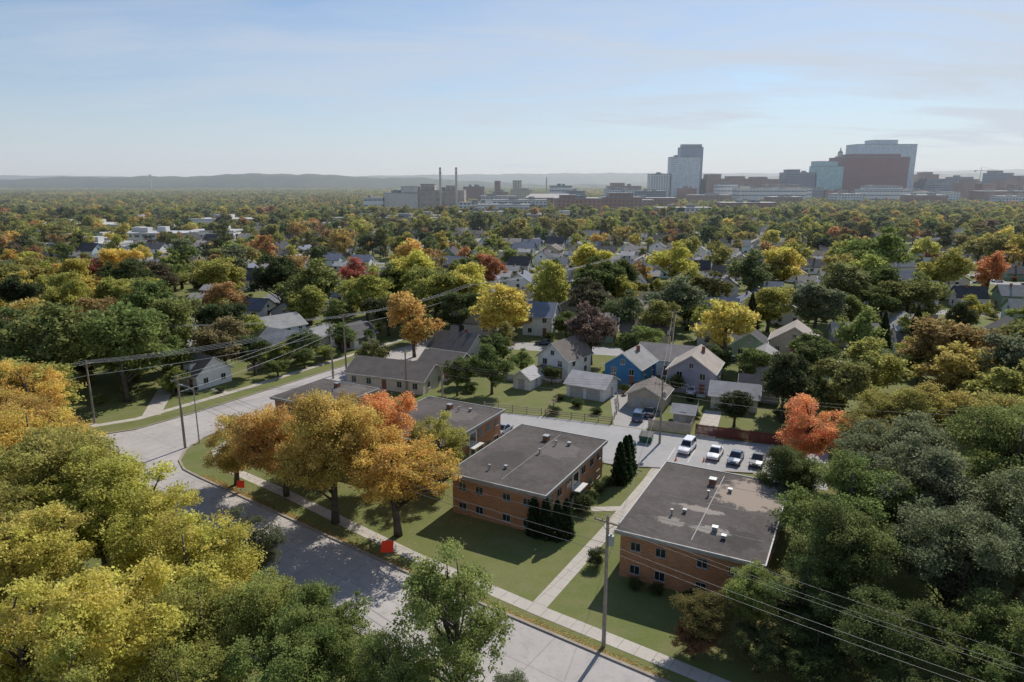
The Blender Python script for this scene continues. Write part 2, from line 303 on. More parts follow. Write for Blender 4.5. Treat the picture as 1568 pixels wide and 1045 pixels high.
MT=[('oak_tree',-84,120,19.5,9.5,mc('g','ol',.4)),('oak_tree',-72,122,20,8.5,mc('g','lg',.4)),('oak_tree',-96,128,18,9,mc('g','dg',.3)),('oak_tree',-80,104,14,7.5,mc('g','lg',.3)),('oak_tree',-92,106,15,8,mc('ol','g',.5)),
('maple_tree',-22.9,155.3,16.6,6.5,mc('gold','rust',.35)),('silver_maple_tree',-3.1,167,16,8.8,mc('y','yg',.25)),('silver_maple_tree',48.2,150,15.7,7.7,mc('y','yg',.45)),
('norway_maple_tree',17.7,148.5,15,6.2,'pb'),('elm_tree',-3.9,126.5,10.4,4.6,'g'),('elm_tree',-10.5,125.5,7.5,3.6,'g'),('elm_tree',-73,143,18,7,mc('g','ol',.5)),
('elm_tree',-59.7,138,13,6,mc('ol','pb',.4)),('oak_tree',-66,152,15,6.5,'dg'),('silver_maple_tree',-41.5,192,17.6,8.7,mc('yg','g',.2)),('oak_tree',-58,192,20,10,mc('g','ol',.4)),
('oak_tree',-70,205,19,9,'dg'),('oak_tree',-22,196,17.5,8.5,mc('g','yg',.4)),('silver_maple_tree',-32,215,19.5,9,mc('yg','y',.4)),('elm_tree',-14,180,13,6,mc('g','dg',.5)),
('elm_tree',30,178,13,7,mc('g','gg',.5)),('elm_tree',44,186,16,8.5,'gg'),('elm_tree',38,172,11,6,'ol'),('oak_tree',70,183,14,7.5,mc('yg','ol',.4)),('oak_tree',95,196,18,10,mc('ol','gg',.4)),
('oak_tree',112,190,15,8,mc('g','ol',.5)),('cottonwood_tree',140,262,25,14,mc('g','lg',.5)),('silver_maple_tree',152,240,19,9,mc('ol','yg',.6)),('maple_tree',88,132,11,6,mc('ol','gold',.4)),
('maple_tree',53,107,13,6,mc('ol','dg',.2)),('maple_tree',65,118,13,6.5,mc('ol','yg',.4)),('maple_tree',77,114,14,6.5,mc('ol','gold',.4)),('maple_tree',79,103,14,7,mc('ol','yg',.4)),('maple_tree',92,116,14,7,mc('rust','ol',.4)),
('walnut_tree',46,110.5,12.8,4.8,'dg'),('walnut_tree',50,117,11,4.5,'dg'),('yew_tree',37.3,108.5,6.5,3.6,'dg'),('elm_tree',60,132,10,5.5,mc('g','dg',.3)),
('elm_tree',-48,152,8,4.5,'g'),('elm_tree',-52,146,6,4,mc('g','yg',.4)),('elm_tree',-41,160,7,4,'g'),('elm_tree',-84,150,14,7,'ol'),('elm_tree',-56,183,13,6.5,mc('yg','g',.4)),
('elm_tree',-33,178,12,6,'dg'),('elm_tree',22,188,15,6.5,mc('pb','dg',.6)),('birch_tree',56,120,7,3.2,'g'),('elm_tree',-88,165,17,8,'g'),('elm_tree',-104,150,16,8,mc('ol','gold',.5)),
('oak_tree',124,128,15,8,mc('g','dg',.5)),('oak_tree',106,136,14,7.5,mc('g','ol',.5)),('oak_tree',-110,112,15,8,'gold'),
('maple_tree',-52,232,16,7,'red'),('maple_tree',-8,238,16,7,mc('red','rust',.4)),('maple_tree',-78,238,17,8,mc('rust','ol',.4)),('silver_maple_tree',30,255,18,9,mc('y','yg',.4)),('silver_maple_tree',-96,222,18,9,mc('yg','ol',.3)),
('silver_maple_tree',62,262,19,10,mc('yg','y',.4)),('oak_tree',84,238,18,9,mc('g','gg',.4)),('elm_tree',-120,212,17,9,mc('g','dg',.6)),('silver_maple_tree',-150,262,17,9,mc('gold','y',.5)),('oak_tree',118,228,17,8.5,mc('lg','yg',.4)),('maple_tree',105,265,15,7,mc('gold','rust',.3)),
# yards around the houses
('elm_tree',-69,132,12,5.5,mc('g','lg',.4)),('elm_tree',-65,125.5,6,3.2,mc('g','yg',.3)),('elm_tree',-54.5,139.5,9,4.4,mc('g','dg',.5)),('lilac_shrub',-49.5,139,4,3,mc('g','lg',.3)),('lilac_shrub',-46,146,4.5,3.2,'g'),('lilac_shrub',-43,152,4,2.8,mc('lg','yg',.4)),
('elm_tree',-66,163,11,5.5,mc('yg','g',.3)),('elm_tree',-72,166,12,6,'ol'),('elm_tree',-76,130,9,5,mc('dg','g',.5)),('lilac_shrub',-37,166.5,4.5,3.2,'g'),('elm_tree',-47,180,10,5,mc('g','lg',.3)),
('elm_tree',-4,147,8,3.8,mc('g','dg',.4)),('elm_tree',2,140,6,3,mc('g','lg',.4)),('elm_tree',-2,154,9,4,'ol'),('elm_tree',26,147,8,3.8,'g'),('elm_tree',31,152,9,4.2,mc('lg','g',.5)),('elm_tree',43,138,7,3.4,mc('g','dg',.4)),
('elm_tree',49,134,8,4,mc('g','lg',.3)),('elm_tree',66,147,9,4.4,'g'),('elm_tree',77,141,9,4.6,mc('g','gg',.5)),('elm_tree',86,141,8,4.2,mc('yg','ol',.4)),('elm_tree',72,129,9,4.6,mc('gg','g',.4)),
('elm_tree',8,133,4,2.2,mc('g','dg',.3)),('elm_tree',-9,133,6,3,'g'),('elm_tree',-30,142,8,3.6,mc('ol','g',.4)),('elm_tree',31,126,4.5,2.2,mc('dg','g',.5)),
('elm_tree',96,158,10,5,mc('g','yg',.4)),('elm_tree',98,146,10,5,mc('g','dg',.5)),('elm_tree',14,171,8,4,'g'),('elm_tree',-24,170,9,4.4,mc('g','ol',.4)),('elm_tree',52,174,11,5.2,mc('lg','yg',.4)),('elm_tree',-1,194,11,5,mc('g','gg',.4))]
for t in MT: tree(*t[:6],kind='m')
def col_plant(name,x,y,s,me,c):
    o=bpy.data.objects.new(name,me); COL.objects.link(o); o.location=(x,y,0); o.scale=(s[0],s[0],s[1]); o.rotation_euler=(0,0,random.uniform(0,6)); o.color=c4(PAL[c]) if isinstance(c,str) else c4(c)
ad=(.035,.062,.022)
for x,y,s in ((2.6,72.4,.92),(3.9,71.7,1.0),(5.2,71.4,.95),(6.3,72.2,.9),(14.6,86.3,1.15),(15.6,87.9,1.2),(16.4,89.6,1.1)): col_plant('arborvitae_shrub',x,y,(1.05 if y<80 else 1.25,s),ARB,ad)
for x,y,h,r in ((8.8,78.4,2.6,1.9),(11.6,83.7,1.7,1.4),(10.3,81.4,1.4,1.1),(13,85.6,1.4,1.2),(9.0,65.7,2.2,1.3),(12.4,61.5,1.2,1.0),(14.4,60.6,1.2,.9),(17.6,59.3,1.3,1.2),(19.5,58.3,1.1,1.0),(12.2,91,1.5,1.1),
   (7.5,115,1.6,1.5),(24.5,131,1.2,1),(-62,127,1.4,1.4),(-57,128,1.3,1.2),(-66,127.8,1.8,1.6),(33.4,122,1.5,1.3),(47,113,2,2),(12,119,1.6,1.5),(9,123,1.2,1.3),(15,115,1.3,1.4),(-8,128,2,1.8),(28,125,1.3,1.1),(32,113,1.4,1.1)):
    tree('round_shrub',x,y,h,r,mc('dg','g',.25),'b')
for x,y,s in ((92,152,1.0),(82.5,148,.95),(63.5,178,.9)): col_plant('spruce_tree',x,y,(1.0,s),SPR,'dg')

# ------------------------------------------------------------------ ground & roads
def mground():
    m,nt,out=nm('grass_ground'); p=principled(nt,out,.95,.1); v=pos(nt)
    a=mixc(nt,noise(nt,v,.06,5,.6),(.135,.165,.05),(.19,.19,.07))
    a=mixc(nt,noise(nt,v,.35,5,.7,.45,.75),a,(.22,.20,.10))
    a=mixc(nt,math_(nt,'MULTIPLY',noise(nt,v,4,6,.8,.4,.7),.5),a,(.08,.105,.036))
    nt.links.new(a,p.inputs['Base Color']); return m
flat('ground',[(-14000,-3000),(14000,-3000),(14000,16000),(-14000,16000)],0,mground())
def mroad(name,c1,c2,c3,joint=0):
    m,nt,out=nm(name); p=principled(nt,out,.9,.2); v=pos(nt)
    a=mixc(nt,noise(nt,v,.12,5,.65),c1,c2)
    a=mixc(nt,math_(nt,'MULTIPLY',noise(nt,v,1.1,6,.75,.48,.72),.55),a,c3)
    a=mixc(nt,math_(nt,'MULTIPLY',noise(nt,v,9,4,.8),.25),a,tuple(x*.6 for x in c3))
    vo=nt.nodes.new('ShaderNodeTexVoronoi'); vo.feature='DISTANCE_TO_EDGE'; vo.inputs['Scale'].default_value=.13
    wn=nt.nodes.new('ShaderNodeTexNoise'); wn.inputs['Scale'].default_value=.7; wn.inputs['Detail'].default_value=6; nt.links.new(v,wn.inputs['Vector'])
    va=nt.nodes.new('ShaderNodeVectorMath'); va.operation='MULTIPLY_ADD'; nt.links.new(wn.outputs['Color'],va.inputs[0]); va.inputs[1].default_value=(4,4,0); nt.links.new(v,va.inputs[2]); nt.links.new(va.outputs[0],vo.inputs['Vector'])
    a=mixc(nt,math_(nt,'MULTIPLY',math_(nt,'MULTIPLY',math_(nt,'LESS_THAN',vo.outputs['Distance'],.005),.3),noise(nt,v,.09,2,.5,.45,.6)),a,tuple(x*.35 for x in c3))
    if joint:
        mp=nt.nodes.new('ShaderNodeMapping'); mp.inputs['Rotation'].default_value=(0,0,R_(34.8)); nt.links.new(v,mp.inputs[0])
        s=nt.nodes.new('ShaderNodeSeparateXYZ'); nt.links.new(mp.outputs[0],s.inputs[0])
        jx=math_(nt,'LESS_THAN',math_(nt,'FRACT',math_(nt,'MULTIPLY',s.outputs[0],1/joint)),.02*4.6/joint)
        jy=math_(nt,'LESS_THAN',math_(nt,'FRACT',math_(nt,'MULTIPLY_ADD',s.outputs[1],1/(joint*1.05),.31)),.02*4.6/joint)
        a=mixc(nt,math_(nt,'MULTIPLY',math_(nt,'MAXIMUM',jx,jy),.4),a,(.14,.13,.12))
    nt.links.new(a,p.inputs['Base Color']); return m
CONC=mroad('concrete_road',(.50,.46,.43),(.41,.38,.355),(.30,.275,.25),4.6)
WALK=mroad('sidewalk_concrete',(.54,.49,.43),(.47,.43,.375),(.36,.33,.28),1.6)
ASPH=mroad('worn_asphalt',(.42,.405,.395),(.35,.34,.33),(.26,.255,.25))
ASPD=mroad('street_asphalt',(.38,.37,.36),(.31,.30,.295),(.24,.235,.23))
KERB=mnoise('kerb_concrete',(.40,.34,.28),(.30,.25,.20),.8,(.22,.18,.14),5)
far=[(61.9,14),(12.7,48.2),(-11.3,64.6),(-34.2,81.4),(-43.5,88.2),(-46.8,90.8),(-49,94),(-50,98),(-49.6,103),(-46.9,110),(-8.7,174.5)]
upper=[(-17.5,181),(-30.5,159),(-56.4,115.6),(-62.5,107),(-67,104.5),(-72,106),(-110,132)]
near=[(-118,122),(-75,97),(7,40),(56,6)]
flat('main_road',far+upper+near,.008,CONC)
ribbon('kerb',far,.3,0,KERB,zt=.14); ribbon('kerb',upper,.3,0,KERB,zt=.14); ribbon('kerb',near,.3,0,KERB,zt=.14)
ribbon('sidewalk',[(55,21.3),(14.8,49.6),(2.4,58),(-11,67.8),(-30,83.3),(-42,92.2),(-45.3,98),(-44,106),(-30,130)],1.55,0,WALK,zt=.02)
ribbon('sidewalk',[(-110,136),(-76,110.5),(-70,109),(-65,112.3),(-52.5,131.5),(-36,161),(-25,180)],1.5,0,WALK,zt=.02)
ribbon('footpath',[(2.6,58.6),(11,72.9),(18.9,87.2),(21,91.5)],1.6,0,WALK,zt=.026)
ribbon('footpath',[(9.9,78.7),(14.3,78.9)],1.2,0,WALK,zt=.024)
ribbon('footpath',[(-59.5,130),(-55.5,127.3)],1.0,0,WALK,zt=.024); ribbon('driveway',[(-69,131),(-63.5,114)],3.0,0,WALK,zt=.018)
flat('parking_lot',[(-7,104),(-10,121),(-1.6,115.6),(7.5,112.9),(17.2,109),(22.2,106.8),(28.8,104.2),(40,100.4),(48,97),(42,84),(36,86.5),(34,89.5),(17.7,91.8),(14.5,92.5),(3,98.5)],.012,ASPH)
ribbon('kerb',[(34,89.5),(17.7,91.8),(14.5,92.5),(3,98.5)],.18,0,KERB,zt=.14)
for i in range(9):
    x=22.5+i*2.75; y=100.6-i*.98
    ribbon('parking_bay_line',[(x,y-.6),(x-2.3,y-5.3)],.11,.018,mplain('line_paint',(.55,.54,.51)))
flat('driveway',[(17.2,109.2),(22.2,107),(26.4,115.6),(22.2,117.5),(23.5,126),(21.5,130),(19,127)],.016,mroad('driveway_concrete',(.42,.40,.38),(.36,.34,.32),(.26,.25,.23)))
flat('driveway',[(29.5,104.2),(32.5,103),(37.5,116),(34.8,117)],.016,WALK)
E1=Vector((.967,-.254)); E2=Vector((.254,.967)); O2=Vector((19,162))
def g2(a,b): p=O2+E1*a+E2*b; return (p.x,p.y)
SB=[0,78,156,234,312,400,500,610,730]
for b in SB:
    W=.9*(160+b)+60
    a0=-28 if b==0 else -W
    ribbon('residential_street',[g2(a0,b),g2(W,b)],8 ,0.0,ASPD if b else ASPH,zt=.012)
SA=[-260,-120,145,290]
for a in SA: ribbon('residential_street',[g2(a,4.5),g2(a,740)],7.5,0,ASPD,zt=.018)
ribbon('residential_street',[(-13.2,178),(5,215),(60,370)],7,0,ASPD,zt=.022)
def litter():
    r=np.random.default_rng(77); P=[]
    for t in NT:
        if t[2]<58 and t[1]<0: continue
        n=350; a=r.uniform(0,6.28,n); q=r.uniform(0,1,n)**.6*t[4]*1.35; P.append(np.stack([t[1]+np.cos(a)*q,t[2]+np.sin(a)*q,r.uniform(.03,.05,n)],1))
    for p0,p1 in zip(far[1:4],far[2:5]):
        n=1600; tt=r.uniform(0,1,n); o=-abs(r.normal(size=n))*.4-.2; d=Vector((p1[0]-p0[0],p1[1]-p0[1])).normalized()
        P.append(np.stack([p0[0]+(p1[0]-p0[0])*tt-d.y*o,p0[1]+(p1[1]-p0[1])*tt+d.x*o,np.full(n,.03)],1))
    P=np.concatenate(P); n=len(P); mb=MB(); mb.box((0,0,-.5),(.01,.01,.01))
    a=r.uniform(0,6.28,n); s=r.uniform(.06,.13,n)
    A=np.stack([np.cos(a)*s,np.sin(a)*s,r.uniform(-.01,.02,n)],1); B=np.stack([-np.sin(a)*s*.7,np.cos(a)*s*.7,r.uniform(-.01,.02,n)],1)
    V=np.stack([P-A,P-B,P+A,P+B],1).reshape(-1,3)
    me=finish('fallen_leaves',V,None,n,mb,r.uniform(0,1,n),r.uniform(0,1,n),LEAF); o=bpy.data.objects.new('fallen_leaves',me); COL.objects.link(o); o.color=(.42,.28,.07,1)
litter()

# ------------------------------------------------------------------ buildings
WHITE=mplain('white_trim',(.66,.65,.62),.6)
def win(mb,x,y,z,w,h,ax,sgn,t=.06,fr=.1):
    if ax=='y':
        mb.box((x,y+sgn*t/2,z),(w+fr,t,h+fr),0); mb.box((x,y+sgn*(t+.012),z),(w,.02,h),1); mb.box((x,y+sgn*(t+.03),z),(.045,.03,h-.002),0)
        mb.box((x,y+sgn*.08,z-h/2-.1),(w+.2,.16,.06),0)
    else:
        mb.box((x+sgn*t/2,y,z),(t,w+fr,h+fr),0); mb.box((x+sgn*(t+.012),y,z),(.02,w,h),1); mb.box((x+sgn*(t+.03),y,z),(.03,.045,h-.002),0)
        mb.box((x+sgn*.08,y,z-h/2-.1),(.16,w+.2,.06),0)
def house(name,x,y,rot,w,d,wh,rise,ridge,wc,rc,chim=False,garage=False,dormer=False,porch=False):
    e=empty(name,(x,y,0),R_(rot))
    wm=msiding('siding_%.2f_%.2f_%.2f'%wc,wc); rm=mshingle('shingle_%.2f_%.2f_%.2f'%rc,rc)
    mb=MB(); a,b=w/2,d/2
    B=[(-a,-b),(a,-b),(a,b),(-a,b)]
    for i in range(4):
        p,q=B[i],B[(i+1)%4]; mb.poly([(p[0],p[1],0),(q[0],q[1],0),(q[0],q[1],wh),(p[0],p[1],wh)])
    if ridge=='x':
        for sx in (-1,1): mb.poly([(sx*a,-b*sx,wh),(sx*a,b*sx,wh),(sx*a,0,wh+rise)])
    else:
        for sy in (-1,1): mb.poly([(a*sy,sy*b,wh),(-a*sy,sy*b,wh),(0,sy*b,wh+rise)])
    mb.obj('walls',[wm],e)
    mb=MB(); ov=.45; th=.16
    A,Bh=(a,b) if ridge=='x' else (b,a)
    sl=rise/Bh
    for sg in (-1,1):
        pts=[]
        for k in (0,1):
            zz=th*k+.02
            for (l,s,z) in ((-A-ov,0,wh+rise),(A+ov,0,wh+rise),(A+ov,sg*(Bh+ov),wh-ov*sl),(-A-ov,sg*(Bh+ov),wh-ov*sl)):
                pts.append((l,s,z+zz) if ridge=='x' else (s,l,z+zz))
        n=len(mb.v); mb.v+=pts
        for f in ((0,1,2,3),(7,6,5,4),(3,2,6,7),(1,2,6,5),(0,3,7,4)): mb.f.append([n+i for i in f]); mb.m.append(0)
    if chim: mb.box((A*.3,Bh*.25,wh+rise+.0) if ridge=='x' else (Bh*.25,A*.3,wh+rise+.0),(.6,.6,1.3),1)
    if dormer:
        mb.box((0,-b*.55,wh+rise*.42),(2.0,b*.6,1.3),2); mb.box((0,-b*.55-.1,wh+rise*.42+.73),(2.5,b*.75,.14),0)
    mb.obj('roof',[rm,mplain('chimney_brick',(.28,.12,.08),.9),wm],e)
    mb=MB()
    zf=wh-ov*sl+.09
    for sg in (-1,1):
        c=(0,sg*(Bh+ov+.035),zf) if ridge=='x' else (sg*(Bh+ov+.035),0,zf)
        s=(2*A+2*ov,.06,.16) if ridge=='x' else (.06,2*A+2*ov,.16)
        mb.box(c,s,0)
    for e_ in (-1,1):
        for sg in (-1,1):
            p0=(e_*(A+ov+.03),0,wh+rise+.06); p1=(e_*(A+ov+.03),sg*(Bh+ov),wh-ov*sl+.06)
            if ridge!='x': p0=(p0[1],p0[0],p0[2]); p1=(p1[1],p1[0],p1[2])
            mb.tube([p0,p1],.09,4)
    mb.obj('gutter',[WHITE],e)
    mb=MB()
    if garage:
        nd=2 if w>5.5 else 1
        for i in range(nd):
            cx=(i-(nd-1)/2)*w*.45
            mb.box((cx,-b-.03,1.05),(w*.36,.05,2.1),2)
            for k in range(1,4): mb.box((cx,-b-.058,k*.52),(w*.36-.02,.012,.03),0)
        mb.box((a+.03,b*.2,.97),(.05,.9,1.9),2); 
    else:
        lv=[1.55] if wh<3.8 else [1.4,wh-.95]
        for z in lv:
            k=max(2,int(w/3.2))
            for i in range(k):
                cx=-a+w*(i+.5)/k
                if z<1.6 and i==k//2: continue
                win(mb,cx,-b,z,1.0,1.15,'y',-1)
            k=max(2,int(d/3.2))
            for i in range(k):
                for sg in (-1,1): win(mb,sg*a,-b+d*(i+.5)/k,z,.95,1.1,'x',sg)
        if ridge=='y' and rise>2.2: win(mb,0,-b,wh+rise*.35,.8,.9,'y',-1)
        cx=-a+w*(max(2,int(w/3.2))//2+.5)/max(2,int(w/3.2)); mb.box((cx,-b-.03,1.1),(1.0,.05,2.1),2); mb.box((cx,-b-.6,.12),(1.6,1.1,.24),0)
    mb.obj('windows_and_doors',[WHITE,mglass(),mplain('garage_door_paint',(.45,.44,.42)) if garage else mplain('door_paint',(.25,.1,.07))],e)
    if porch:
        mb=MB(); mb.box((0,-b-1.1,2.55),(w*.7,2.0,.14),0); 
        for sx in (-1,0,1): mb.box((sx*w*.32,-b-1.95,1.25),(.14,.14,2.46),1)
        mb.box((0,-b-1.1,.2),(w*.7,2.0,.35),1); mb.obj('porch',[rm,WHITE],e)
    return e
HC=dict(white=(.78,.78,.76),cream=(.64,.58,.48),blue=(.05,.19,.38),lav=(.34,.33,.40),lb=(.50,.60,.64),beige=(.52,.45,.35),gray=(.40,.41,.42),green=(.22,.3,.22),tan=(.46,.38,.28),red=(.28,.08,.06))
RC=dict(dk=(.11,.105,.105),gr=(.29,.285,.28),br=(.18,.155,.135),tan=(.37,.32,.28),lt=(.44,.42,.41),bl=(.19,.21,.26),vd=(.07,.07,.075),wh=(.5,.49,.47))
HS=[('ranch_house',-23.6,133.2,-22,17.5,8.7,2.8,2.3,'x','cream','br',{}),
('bungalow_house',-14.2,141,-24,9,8,2.7,2.2,'x','tan','br',{}),
('white_house',-12.6,155,-29,10.5,9,3.0,3.0,'x','white','dk',dict(chim=True)),
('white_two_storey_house',11.2,141,-38,7.6,9,4.4,3.2,'y','white','br',dict(porch=True)),
('blue_house',24.6,136.6,-32,7.8,8.5,3.8,2.7,'y','blue','gr',dict(chim=True)),
('lavender_house',36.5,131,-25,8.8,9.5,4.6,3.0,'y','lav','tan',dict(chim=True)),
('beige_house',34,143,-22,12,8,3.5,2.4,'x','white','tan',{}),
('white_garage',15.5,126.5,-30,7.6,7,2.6,1.6,'x','white','lt',dict(garage=True)),
('beige_garage',25.4,120.5,-25,6.5,6.5,2.5,1.7,'y','beige','br',dict(garage=True)),
('garden_shed',29.6,111.5,-22,3.2,3,1.9,.9,'x','gray','lt',dict(garage=True)),
('white_garage',40.8,119.5,-20,8,6,2.6,1.7,'x','cream','lt',dict(garage=True)),
('white_shed',3.0,131.5,-30,3.8,4.5,2.4,1.4,'y','white','lt',dict(garage=True)),
('light_blue_house',-60,172,-40,9,10,4.4,2.4,'y','lb','gr',{}),
('cape_cod_house',-63,134,-30,7.2,8,3.0,3.0,'x','white','br',dict(dormer=True)),
('white_two_storey_house',8,183,-15,8,10,5.2,3.0,'x','white','bl',{}),('gray_house',18,200,-15,9,9,4,3,'y','gray','vd',{}),
('white_house',22,223,-15,9,9,4.4,3.4,'x','white','vd',{}),('beige_house',68,160,-25,10.5,9,3.6,3.4,'y','beige','tan',{}),('white_house',86,168,-15,10,8,3,2.6,'x','gray','tan',{}),
('green_house',56.5,158,-20,7.5,8,3.4,2.6,'y','green','vd',{}),('white_house',-40,168,-30,8,8,3,2.6,'y','white','dk',{}),
('brown_garage',47,124,-20,7,6,2.6,1.8,'x','gray','vd',dict(garage=True)),('white_house',104,176,-15,9,8,3.2,3,'y','white','gr',{}),('white_house',61,196,-15,9,8,4.2,3,'x','white','bl',{}),
('white_house',-78,176,-20,9,8,3,2.6,'x','cream','dk',{}),('white_house',80,196,-15,8,8,3.4,3,'y','white','gr',{}),('yellow_house',126,168,-15,9,8,3.4,3,'y','cream','vd',{}),
('tan_house',-2,208,-15,9,8,3.4,3,'y','tan','gr',{}),('white_house',36,196,-15,8,8,3.6,3,'y','white','br',{}),('white_garage',62,136,-20,6,6,2.5,1.7,'y','white','gr',dict(garage=True)),('white_garage',2,197,-15,6,6,2.5,1.7,'x','white','lt',dict(garage=True)),
('gray_house',-54.5,158,-30,9,8,3.2,2.8,'x','gray','lt',{}),('white_garage',-49,170,-30,6,6,2.5,1.7,'y','white','gr',dict(garage=True)),('white_house',-78,158,-25,9,8,3.2,2.8,'y','white','gr',{}),('white_house',54,141,-22,8.5,7.5,3.0,2.7,'y','white','gr',{})]
for h in HS: house(*h[:9],HC[h[9]],RC[h[10]],**h[11])

def mroof(patch):
    m,nt,out=nm('tar_gravel_roof'); p=principled(nt,out,.95,.1); v=pos(nt,True)
    a=mixc(nt,noise(nt,v,.16,5,.65),(.135,.118,.108),(.085,.074,.067))
    a=mixc(nt,math_(nt,'MULTIPLY',noise(nt,v,1.2,6,.75,.45,.7),.6),a,(.17,.15,.14))
    a=mixc(nt,math_(nt,'MULTIPLY',noise(nt,v,7,5,.85,.45,.65),.5),a,(.045,.04,.037))
    def spot(a,cx,cy,rx,ry,col,k,sc,off=-.62):
        mp=nt.nodes.new('ShaderNodeMapping'); mp.vector_type='TEXTURE'; mp.inputs['Location'].default_value=(cx,cy,5.3); mp.inputs['Scale'].default_value=(rx,ry,20); nt.links.new(v,mp.inputs[0])
        ln=nt.nodes.new('ShaderNodeVectorMath'); ln.operation='LENGTH'; nt.links.new(mp.outputs[0],ln.inputs[0])
        f=math_(nt,'SUBTRACT',1.0,ln.outputs['Value']); nz=noise(nt,v,sc,6,.75,.25,.75)
        f=math_(nt,'MULTIPLY',mrange(nt,math_(nt,'ADD',f,math_(nt,'MULTIPLY_ADD',nz,1.3,off)),0,.2,0,1),k)
        return mixc(nt,f,a,col)
    if patch:
        a=spot(a,4.4,-6,2,2.6,(.06,.055,.05),.6,.7)
        a=spot(a,3.6,4.6,3.2,3.6,(.36,.29,.235),.85,.8,-.5); a=spot(a,-.6,-1.3,2.6,.7,(.34,.30,.26),.75,1.2); a=spot(a,1.4,-5.4,2.0,.9,(.34,.31,.27),.7,1.5); a=spot(a,-2.8,-5.4,1.6,.9,(.32,.29,.25),.65,1.5)
    else: a=spot(a,2.4,3.4,2.4,3,(.18,.16,.145),.6,.7); a=spot(a,-2.5,-3,3,3.4,(.065,.058,.052),.6,.6)
    nt.links.new(a,p.inputs['Base Color']); return m
TAR=mroof(False); TARB=mroof(True)
METAL=mplain('galvanised_metal',(.34,.35,.36),.5,.3)
def apartment(x,y,rot,w,d,H=5.3,patch=False,ent=1):
    e=empty('brick_apartment_building',(x,y,0),R_(rot)); ov=.55; a,b=w/2-ov,d/2-ov; zt=H-.38
    mb=MB()
    B=[(-a,-b),(a,-b),(a,b),(-a,b)]
    for i in range(4):
        p,q=B[i],B[(i+1)%4]; mb.poly([(p[0],p[1],0),(q[0],q[1],0),(q[0],q[1],zt),(p[0],p[1],zt)])
    mb.obj('walls',[mbrick()],e)
    mb=MB(); mb.box((0,0,zt+.17),(w-.1,d-.1,.34),0); mb.obj('soffit',[mplain('soffit_paint',(.34,.31,.28))],e)
    mb=MB(); mb.box((0,0,H-.02),(w-.2,d-.2,.06),0)
    mb.box((0.1,.2,H+.022),(.10,d*.86,.02),1)
    for k in (-.27,.02,.3): mb.box((.6,d*k,H+.024),(w*.8,.04,.02),1)
    t=.13
    for sg in (-1,1):
        mb.box((0,sg*(d/2-t/2),H+.0),(w,t,.16),2); mb.box((sg*(w/2-t/2),0,H+.0),(t,d-2*t-.004,.16),2)
    mb.obj('roof',[TARB if patch else TAR,mplain('roof_seam',(.20,.19,.185)),mplain('roof_flashing',(.42,.41,.39))],e)
    mb=MB()
    vents=[(-3,-4,.5),(1.8,-5.4,.5),(2.9,-6.6,.4),(-.5,2.4,.45),(1.5,4.6,.4),(-1.9,-2.8,.35)] if patch else [(-2.6,-6.5,.4),(-1.0,-5.2,.35),(1.2,4.8,.45),(2.8,5.6,.4),(.6,1.0,.35)]
    rr=random.Random(int(x*10)+3)
    for vx,vy,s in vents:
        if abs(vx)>a-1 or abs(vy)>b-1: continue
        k=rr.random()
        if k<.5: mb.box((vx,vy,H+.1+s*.4),(s*1.0,s*1.0,s*.7),0); mb.box((vx,vy,H+.12+s*.78),(s*1.25,s*1.25,.07),0)
        else: mb.cyl((vx,vy,H),.09,.6,8,0); mb.cyl((vx,vy,H+.56),.17,.14,10,0)
    mb.box((-.7,b*.62,H+.35),(.75,.75,.7),1); mb.box((-.7,b*.62,H+.73),(.85,.85,.07),0)
    mb.obj('roof_vents',[METAL,mplain('chimney_brick',(.28,.12,.08),.9)],e)
    mb=MB()
    for z in (1.15,3.75):
        for fx in (-.76,-.38,.22,.66):
            win(mb,fx*a,-b,z,.95 ,.85,'y',-1); win(mb,fx*a,b,z,.95,.85,'y',1)
        for fy in (-.82,-.55,-.25,.25,.55,.82):
            for sg in (-1,1): win(mb,sg*a,fy*b,z,1.1,.9,'x',sg)
    mb.obj('windows',[mplain('window_frame',(.45,.43,.40)),mglass()],e)
    mb=MB(); sg=ent
    mb.box((sg*(a+.05),-.02*b,2.45),(.1,2.2,4.9-.06),0)
    mb.box((sg*(a+.115),-.02*b,3.5),(.03,1.5,1.5),1); mb.box((sg*(a+.115),-.02*b,1.1),(.03,1.0,2.1),2)
    mb.box((sg*(a+.65),-.02*b,2.45),(1.1,2.8,.16),0)
    mb.obj('entrance',[mplain('entry_panel',(.62,.60,.55)),mglass(),mplain('door_paint2',(.12,.08,.06))],e)
apartment(2.6,83.25,-28.5,13.6,19.7); apartment(21.6,69.1,-27.5,14.8,19.9,patch=True,ent=-1)
apartment(-11.6,97.4,-28.5,14.5,17.5); apartment(-31.5,110.5,-28.5,13.0,12.5)

